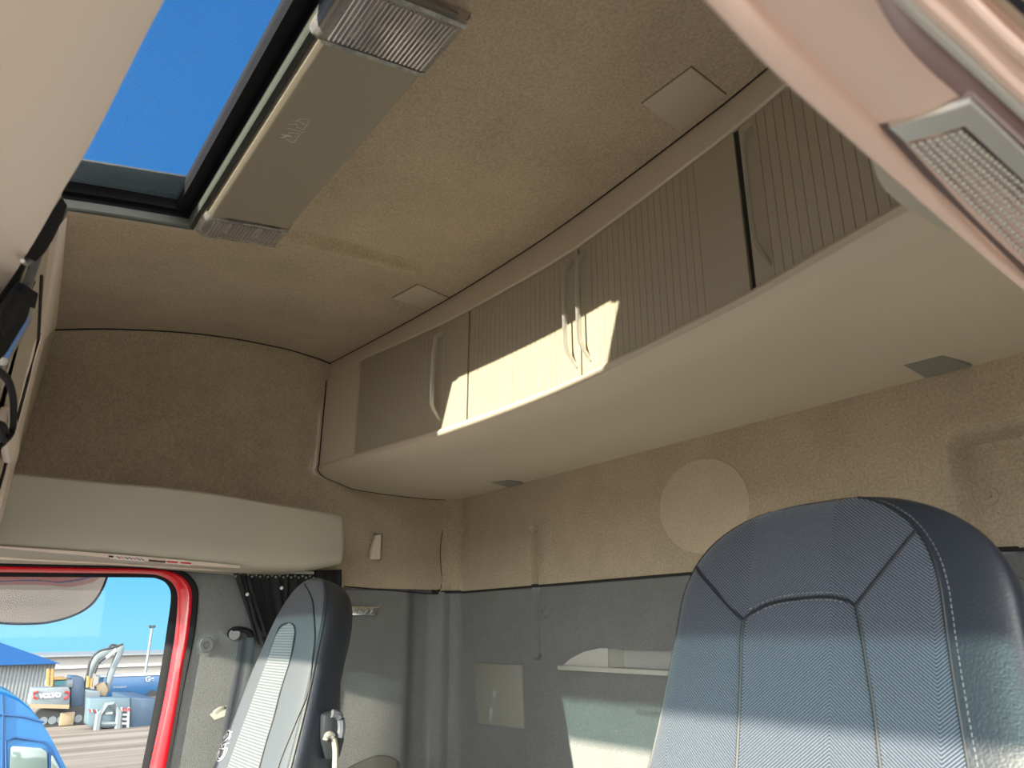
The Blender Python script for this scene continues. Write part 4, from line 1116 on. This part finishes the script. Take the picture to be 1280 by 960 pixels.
# corrugated hall with blue roof
XH = -80
hl = empty('corrugated_hall', base(30, XH), 'grey corrugated hall with a blue roof at the far left of the yard', 'building')
bm = bmesh.new()
yA = -15.5; yB = P(66, 850, 0, XH).y; zt0 = P(76, 829.5, 0, XH+1.0).z+.02; zb0 = gz(XH)
prof_ = []; n_ = 84
for k in range(n_):
    y_ = yA+(yB-yA)*k/n_; w_ = (yB-yA)/n_
    prof_ += [Vector((XH, y_, 0)), Vector((XH, y_+w_*.45, 0)), Vector((XH-.12, y_+w_*.55, 0)), Vector((XH-.12, y_+w_*.9, 0))]
prof_ += [Vector((XH, yB, 0)), Vector((XH-18, yB, 0))]
rows(bm, [[v+Vector((0, 0, zb0)) for v in prof_], [v+Vector((0, 0, zt0)) for v in prof_]])
obj('wall', bm, X['corr'], hl, smooth=False)
bm = bmesh.new()
B = P(76, 829.5, 0, XH+1.0); A = Vector((XH+1.0, -16, B.z)); Dd = P(0, 803, 0, XH-9); Cc = Vector((XH-9, -16, Dd.z)); B2 = B+Vector((-20, 0, 0)); A2 = A+Vector((-20, 0, 0))
for fvs in ((A, B, Dd, Cc), (B, B2, Dd), (A2, B2, Dd, Cc), (A, B, B2, A2), (A, A2, Cc)): bm.faces.new([bm.verts.new(v) for v in fvs])
obj('roof', bm, X['bluedk'], hl, smooth=False, label='blue sheet roof')

# long low hall
XL = -140
lh = empty('long_hall', base(130, XL), 'long pale grey hall with a white band along its far wall', 'building')
bm = bmesh.new(); gy = gpy(150, XL); pbox(bm, 44, 817.5, 330, gy, XL, 25); obj('wall', bm, X['hall'], lh, smooth=False)
bm = bmesh.new(); pbox(bm, 44, 829.5, 330, 832.5, XL+.4, .4); obj('white_band', bm, X['white'], lh, smooth=False)
bm = bmesh.new(); pbox(bm, 40, 816.5, 334, 818.5, XL+.8, 27); obj('roof_edge', bm, X['corr'], lh, smooth=False)

# blue box trailer
XT = -92
bt = empty('blue_trailer', base(180, XT), 'bright blue box trailer with white lettering behind the excavator arm', 'trailer')
bm = bmesh.new(); pbox(bm, 128, 844, 250, 868, XT, 3, .1); obj('trailer_body', bm, X['blue'], bt)
bm = bmesh.new(); pbox(bm, 126, 842.5, 250, 844.2, XT+.1, 3.2); obj('top_rail', bm, X['white'], bt, smooth=False)
bm = bmesh.new(); pbox(bm, 128, 868, 250, 873, XT-.2, 2.2); obj('chassis', bm, X['grey'], bt, smooth=False)
for px in (150, 160, 190):
    gy = gpy(px, XT); c0 = P(px, gy-3, 0, XT+.1); bm = bmesh.new(); cyl(bm, c0, c0+Vector((-.4, 0, 0)), .5, n=16); obj('wheel', bm, X['track'], bt)
def ptext(s, px, py, hpx, xp, m, parent, bold=0.0):
    p = P(px, py, 0, xp); sc = hpx*abs(xp-2)/F*1.05
    return text(s, sc*1.35, frame_mat(p+Vector((.05, 0, 0)), (0, 1, 0), (0, 0, 1)), m, 'lettering', parent, depth=.01, bold=bold)
ptext('Ge', 187, 849, 5, XT+.1, X['white'], bt, .02); ptext('transport', 150, 858.5, 2.4, XT+.1, X['white'], bt)

# light mast
XM = -105
mp_ = empty('light_mast', base(184, XM), 'tall slim floodlight mast beyond the blue trailer', 'light pole')
bm = bmesh.new(); t0 = P(190, 786, 0, XM); b0 = P(181, 846, 0, XM); b0 = b0+(b0-t0).normalized()*((b0.z-gz(XM))/max(.1, (t0-b0).normalized().z)); tube(bm, [b0, t0], .16, 8); obj('mast', bm, X['pole'], mp_)
for dx in (-2.2, 2.4):
    bm = bmesh.new(); box(bm, P(190+dx, 783, 0, XM), (.4, .32, .3), .05); obj('floodlight', bm, X['track'], mp_)
bm = bmesh.new(); tube(bm, [P(186.5, 784.5, 0, XM), P(193.5, 784.5, 0, XM)], .06, 6); obj('cross_arm', bm, X['pole'], mp_)

# excavator
XE = -47.0
ex = empty('excavator', base(85, XE), 'grey and ochre crawler excavator with raised arm, lettered counterweight', 'excavator')
gy = gpy(80, XE)
def track(px0, px1, xp, dy):
    bm = bmesh.new(); n = 30; ptsT = []
    z1 = P(px0, 886, 0, xp); z2 = P(px1, 886, 0, xp); zc_ = (z1.z+gz(xp))/2; rr = (z1.z-gz(xp))/2
    y0, y1 = z1.y+rr, z2.y-rr; loop = []
    for k in range(n): a = math.pi/2+math.pi*k/n; loop.append((y0+rr*math.cos(a), zc_+rr*math.sin(a)))
    for k in range(n): a = -math.pi/2+math.pi*k/n; loop.append((y1+rr*math.cos(a), zc_+rr*math.sin(a)))
    R = [[Vector((xp, a, b)) for a, b in loop], [Vector((xp-.6, a, b)) for a, b in loop]]
    vs = rows(bm, R, closed=True); cap(bm, vs[0]); cap(bm, vs[1][::-1]); t = obj('track', bm, X['track'], ex)
    for k in range(5):
        yy = y0+(y1-y0)*k/4; bm = bmesh.new(); cyl(bm, (xp+.03, yy, zc_-rr*.3), (xp-.1, yy, zc_-rr*.3), rr*.42, n=12); obj('roller', bm, X['grey'], t)
track(44, 112, XE, 0); track(47, 116, XE-3.0, 0)
bm = bmesh.new(); pbox(bm, 75, 890.5, 93, 907, XE+.15, .25, .05); obj('track_plate', bm, X['tan'], ex, label='tan dusty track end')
bm = bmesh.new(); ppoly(bm, [(41, 860), (86, 859), (88, 862), (87, 884), (84, 886), (38, 884), (36, 879), (40, 862)], XE+.5, 1.4, .06); obj('counterweight', bm, X['grey'], ex, label='grey counterweight')
bm = bmesh.new(); ppoly(bm, [(37, 880), (87, 881), (86, 886), (38, 885)], XE+.56, .1); obj('lower_stripe', bm, X['tan'], ex, smooth=False)
ptext('VOLVO', 62.5, 869.5, 3.9, XE+.5, X['white'], ex, .03)
for pts in (((48, 864.5), (42.5, 866), (42, 871.5), (47, 873.5)), ((81, 864.5), (87, 866), (85, 871.5), (79.5, 873.5))):
    bm = bmesh.new(); tube(bm, [P(a, b, 0, XE+.56) for a, b in pts], .06, 5); obj('red_bracket', bm, X['red'], ex)
bm = bmesh.new(); pbox(bm, 62, 850, 92, 860.5, XE-.3, 2.6, .1); obj('engine_hood', bm, X['grey'], ex)
bm = bmesh.new(); pbox(bm, 66, 847, 84, 850.5, XE-.2, 1.4, .1); obj('yellow_hood', bm, X['yellow'], ex, label='ochre hood')
bm = bmesh.new(); pbox(bm, 68, 851, 82, 857, XE-.22, .1); obj('side_window', bm, X['teal'], ex)
bm = bmesh.new(); ppoly(bm, [(89, 845), (104, 846), (106, 852), (107, 884), (88, 884)], XE-.4, 1.9, .08); obj('operator_cab', bm, X['skipd'], ex, label='dark blue cab')
bm = bmesh.new(); ppoly(bm, [(107, 862), (126, 864), (124, 884), (105, 885)], XE-.2, 1.9, .05); obj('side_body', bm, X['grey'], ex)
for px, py0, py1 in ((60, 836, 857), (65, 836, 858), (110, 845, 859), (114, 848, 859)):
    bm = bmesh.new(); tube(bm, [P(px+.6, py0, 0, XE-.2), P(px-.6, py1, 0, XE-.2)], .09, 6); obj('handrail', bm, X['yellow'], ex)
for a, b in (((60, 840), (66, 841)), ((60, 846), (66, 847)), ((108, 852), (116, 853))):
    bm = bmesh.new(); tube(bm, [P(*a, 0, XE-.2), P(*b, 0, XE-.2)], .06, 6); obj('handrail', bm, X['yellow'], ex)
bm = bmesh.new(); ppoly(bm, [(106, 862), (110, 838), (121, 818.5), (133, 812), (150, 807), (152.5, 812), (137, 820.5), (125, 825), (117, 840), (113, 862)], XE-1.2, .7, .08); obj('boom', bm, X['grey'], ex)
bm = bmesh.new(); ppoly(bm, [(148, 809), (155.5, 806), (155, 814), (143, 842), (137, 866), (132, 865), (136, 842), (146, 818)], XE-1.1, .55, .06); obj('stick', bm, X['grey'], ex)
for pts in (((108, 850), (113, 826), (124, 814), (140, 810), (154, 805)), ((118, 842), (124, 828), (132, 822)), ((149, 808), (140, 806), (136, 810))):
    bm = bmesh.new(); tube(bm, smoothpath([P(a, b, 0, XE-.7) for a, b in pts], 4), .07, 6); obj('hydraulic_hose', bm, X['track'], ex)
bm = bmesh.new(); tube(bm, [P(124, 830, 0, XE-.9), P(146, 812, 0, XE-.9)], .11, 8); obj('cylinder', bm, X['white'], ex)
bm = bmesh.new(); ppoly(bm, [(120, 858), (131, 852), (136, 862), (133, 871), (122, 870)], XE-.6, .8, .08); obj('bucket', bm, X['tan'], ex)

# roll-off skip
XK = -42.0
sk_ = empty('rolloff_skip', base(150, XK), 'blue grey roll-off skip with pull hook frame and ladder beside the excavator', 'skip')
gy = gpy(150, XK)
bm = bmesh.new(); ppoly(bm, [(112, 873), (163, 872), (163, gy-1), (112, gy-3), (109, gy-8)], XK, 1.2, .05); obj('front_wall', bm, X['skip'], sk_)
bm = bmesh.new(); ppoly(bm, [(163, 872), (196, 873), (192, gy-2), (163, gy-1)], XK-.1, 5.5, .05); obj('body', bm, X['skipd'], sk_, label='dark blue side')
for pts in (((121, gy+1), (124, 893), (134, 881), (141, 880), (149, 892), (147, gy+1)),):
    bm = bmesh.new(); tube(bm, [P(a, b, 0, XK+.25) for a, b in pts], .16, 6); obj('pull_frame', bm, X['grey'], sk_)
bm = bmesh.new(); tube(bm, [P(126, 905, 0, XK+.25), P(146, 905, 0, XK+.25)], .12, 6); obj('pull_frame_bar', bm, X['grey'], sk_)
bm = bmesh.new(); pbox(bm, 132, 890, 141, 893, XK+.1, .1); obj('plate', bm, X['white'], sk_, smooth=False)
bm = bmesh.new()
for px in (151, 160): tube(bm, [P(px+.8, 884, 0, XK+.2), P(px-.5, gy-1, 0, XK+.2)], .07, 6)
for k in range(4): tube(bm, [P(151, 888+k*5.5, 0, XK+.2), P(160, 888+k*5.5, 0, XK+.2)], .06, 6)
obj('ladder', bm, X['white'], sk_, label='white ladder')
for k in range(4):
    bm = bmesh.new(); ppoly(bm, [(110.5+k*3, 886.5), (112+k*3, 886.5), (113.5+k*3, 890.5), (112+k*3, 890.5)], XK+.1, .08); obj('hazard_stripe', bm, X['red' if k % 2 == 0 else 'white'], sk_, smooth=False)
for k in range(3):
    bm = bmesh.new(); ppoly(bm, [(153+k*3.5, 885), (155+k*3.5, 885), (156+k*3.5, 889), (154+k*3.5, 889)], XK+.32, .05); obj('hazard_stripe', bm, X['red'], sk_, smooth=False)

# blue van
XV = -8.0
vn = empty('van', base(10, XV), 'azure blue high-roof van parked in front of the hall', 'van')
def vsec(xp, shrink=0.0):
    o_ = [(-150, 861), (-60, 860), (-10, 862), (8, 866), (24, 873), (38, 884), (50, 899), (60, 914), (70, 932), (78, 948), (86, 964), (100, 985), (128, 1010), (140, 1060), (142, 1120), (-150, 1120)]
    return [P(a, b, 0, xp) for a, b in o_]
bm = bmesh.new(); s0 = vsec(XV)
cen = sum(s0, Vector())/len(s0)
def vring(dx, k): return [Vector((XV-dx, cen.y+(v.y-cen.y)*(1-k*.06), max(gz(XV)+.35, cen.z+(v.z-cen.z)*(1-k*.10)) if v.z > cen.z else max(v.z, gz(XV)+.35))) for v in s0]
R = [vring(.10, 1.4), vring(.03, .6), vring(0, 0.25), vring(.06, 0), vring(1.0, -.05), vring(1.9, 0), vring(2.0, .6)]
R[0] = vring(0, .55); R[1] = vring(-.0, .5); R = [R[0], vring(.02, .35), vring(.08, .12), vring(.2, 0), vring(1.8, 0), vring(2.0, .5)]
vs = rows(bm, R, closed=True); cap(bm, vs[0]); cap(bm, vs[-1][::-1]); obj('body', bm, X['van'], vn, ang=30)
bm = bmesh.new(); ppoly(bm, [(13, 935), (17, 932.5), (52, 935), (59, 940), (60, 970), (12, 970)], XV+.03, .05, .01); obj('side_window', bm, X['vglass'], vn)
bm = bmesh.new(); ppoly(bm, [(64, 944), (67, 945), (76, 962), (76, 970), (64, 970)], XV+.03, .05, .01); obj('quarter_window', bm, X['vglass'], vn)
for pts in (((-60, 892), (0, 893), (30, 896), (55, 903)), ((3, 868), (4, 893), (3, 960)), ((8, 985), (7, 926), (20, 922), (56, 928), (64, 938), (80, 972)), ((62, 940), (62, 985))):
    bm = bmesh.new(); tube(bm, [P(a, b, 0, XV+.012) for a, b in pts], .012, 5); obj('panel_groove', bm, X['bluedk'], vn)
for px in (-90, 96):
    c0 = P(px, 1100, 0, XV); c0.z = gz(XV)+.34; bm = bmesh.new(); cyl(bm, c0+Vector((.04, 0, 0)), c0+Vector((-.25, 0, 0)), .34, n=24); obj('wheel', bm, X['track'], vn)

# kerb mirror outside the window
km = empty('kerb_mirror', (-.42, -1.03, .16), 'round convex kerb mirror hanging outside above the passenger window', 'mirror')
XM_ = -.42
outl = smoothpath([P(a, b, 0, XM_) for a, b in ((-75, 745), (-55, 763), (-25, 774), (5, 778.5), (35, 779.5), (65, 777.5), (95, 769), (115, 757), (126, 741), (132, 722), (133, 700), (128, 675), (110, 655), (70, 640), (20, 636), (-30, 645), (-65, 670), (-80, 710))], 4, closed=True)
mc = sum(outl, Vector())/len(outl)
mc = mc+Vector((.022, 0, .0))
ax_ = Vector((1, 0, -.45)).normalized()
def tiltpt(v, k, bulge):   # lean the disc so it looks down and inwards
    d = (v-mc)*k; d.x = 0
    return mc+d+Vector((d.z*.80, 0, 0))+Vector((1, 0, 0))*bulge
bm = bmesh.new(); R = [[tiltpt(v, k/10, .030*(1-(k/10)**2)) for v in outl] for k in range(0, 11)]
R[0] = [tiltpt(v, .001, .030) for v in outl]
vs = rows(bm, R, closed=True); obj('mirror_glass', bm, M['mirror'], km, ang=80)
bm = bmesh.new()
tube(bm, [tiltpt(v, 1.0, 0) for v in outl], .0035, 6, closed=True); obj('mirror_rim', bm, M['navyrim'], km, label='dark blue rim')
bm = bmesh.new(); R = [[tiltpt(v, k, -b) for v in outl] for k, b in ((1.0, .0), (.98, .03), (.8, .06), (.4, .075), (.01, .08))]; rows(bm, R, closed=True); obj('mirror_housing', bm, M['black'], km)
bm = bmesh.new(); tube(bm, smoothpath([mc+Vector((-.06, 0, .02)), mc+Vector((-.05, 0, .16)), Vector((-.2, mc.y, .52)), Vector((-.09, mc.y, .56))], 6), .012, 8); obj('mirror_arm', bm, M['black'], km)

# ------------------------------------------------------------------ light
sd = Vector((-.18, 1, -.277)).normalized()
sun = bpy.data.lights.new('sun', 'SUN'); sun.energy = 14.5; sun.angle = rad(.6); sun.color = (1, .93, .74)
so = bpy.data.objects.new('sun', sun); COL.objects.link(so); so.rotation_euler = (-sd).to_track_quat('Z', 'Y').to_euler()
so.location = (2, -6, 3)
w = bpy.data.worlds.new('sky'); SC.world = w; w.use_nodes = True; N = w.node_tree.nodes; L = w.node_tree.links
for n in list(N): N.remove(n)
out = N.new('ShaderNodeOutputWorld'); bg = N.new('ShaderNodeBackground'); tc = N.new('ShaderNodeTexCoord')
sp = N.new('ShaderNodeSeparateXYZ'); L.new(tc.outputs['Generated'], sp.inputs[0])
cr_ = N.new('ShaderNodeValToRGB'); E = cr_.color_ramp.elements
E[0].position = 0.0; E[0].color = (.25, .66, .93, 1); E[1].position = .8; E[1].color = (.018, .20, .62, 1)
e = E.new(.08); e.color = (.15, .56, .93, 1); e = E.new(.25); e.color = (.08, .40, .86, 1); e = E.new(.45); e.color = (.03, .25, .72, 1)
L.new(sp.outputs[2], cr_.inputs[0])
# broad white sky glow added on the driver side to brighten the cab
dt = N.new('ShaderNodeVectorMath'); dt.operation = 'DOT_PRODUCT'; dt.inputs[1].default_value = Vector((1, -.45, .22)).normalized()
nrm = N.new('ShaderNodeVectorMath'); nrm.operation = 'NORMALIZE'; L.new(tc.outputs['Generated'], nrm.inputs[0]); L.new(nrm.outputs[0], dt.inputs[0])
mr = N.new('ShaderNodeMapRange'); mr.inputs['From Min'].default_value = -.1; mr.inputs['From Max'].default_value = 1.0; mr.inputs['To Max'].default_value = 1.0; L.new(dt.outputs['Value'], mr.inputs[0])
pw = N.new('ShaderNodeMath'); pw.operation = 'POWER'; pw.inputs[1].default_value = 1.6; L.new(mr.outputs[0], pw.inputs[0])
gl_ = N.new('ShaderNodeVectorMath'); gl_.operation = 'SCALE'; gl_.inputs[0].default_value = (9.2, 8.7, 7.9); L.new(pw.outputs[0], gl_.inputs['Scale'])
ad = N.new('ShaderNodeVectorMath'); ad.operation = 'ADD'; L.new(cr_.outputs[0], ad.inputs[0]); L.new(gl_.outputs[0], ad.inputs[1])
L.new(ad.outputs[0], bg.inputs[0]); bg.inputs[1].default_value = 1.0; L.new(bg.outputs[0], out.inputs[0])

# ------------------------------------------------------------------ camera
cam = bpy.data.cameras.new('camera'); co = bpy.data.objects.new('camera', cam); COL.objects.link(co)
m = Matrix((RT, UP, -FW)).transposed().to_4x4(); m.translation = CAM; co.matrix_world = m
cam.sensor_width = 36; cam.lens = F/1280*36; cam.clip_start = .02; cam.clip_end = 600
cam.dof.use_dof = True; cam.dof.focus_distance = 3.5; cam.dof.aperture_fstop = 13.0
SC.camera = co
SC.view_settings.view_transform = 'Standard'; SC.view_settings.look = 'None'; SC.view_settings.gamma = 1; SC.view_settings.exposure = 0.30
SC.view_settings.use_curve_mapping = False
SC.cycles.max_bounces = 10; SC.cycles.diffuse_bounces = 6; SC.cycles.transparent_max_bounces = 16
SC.cycles.use_denoising = True
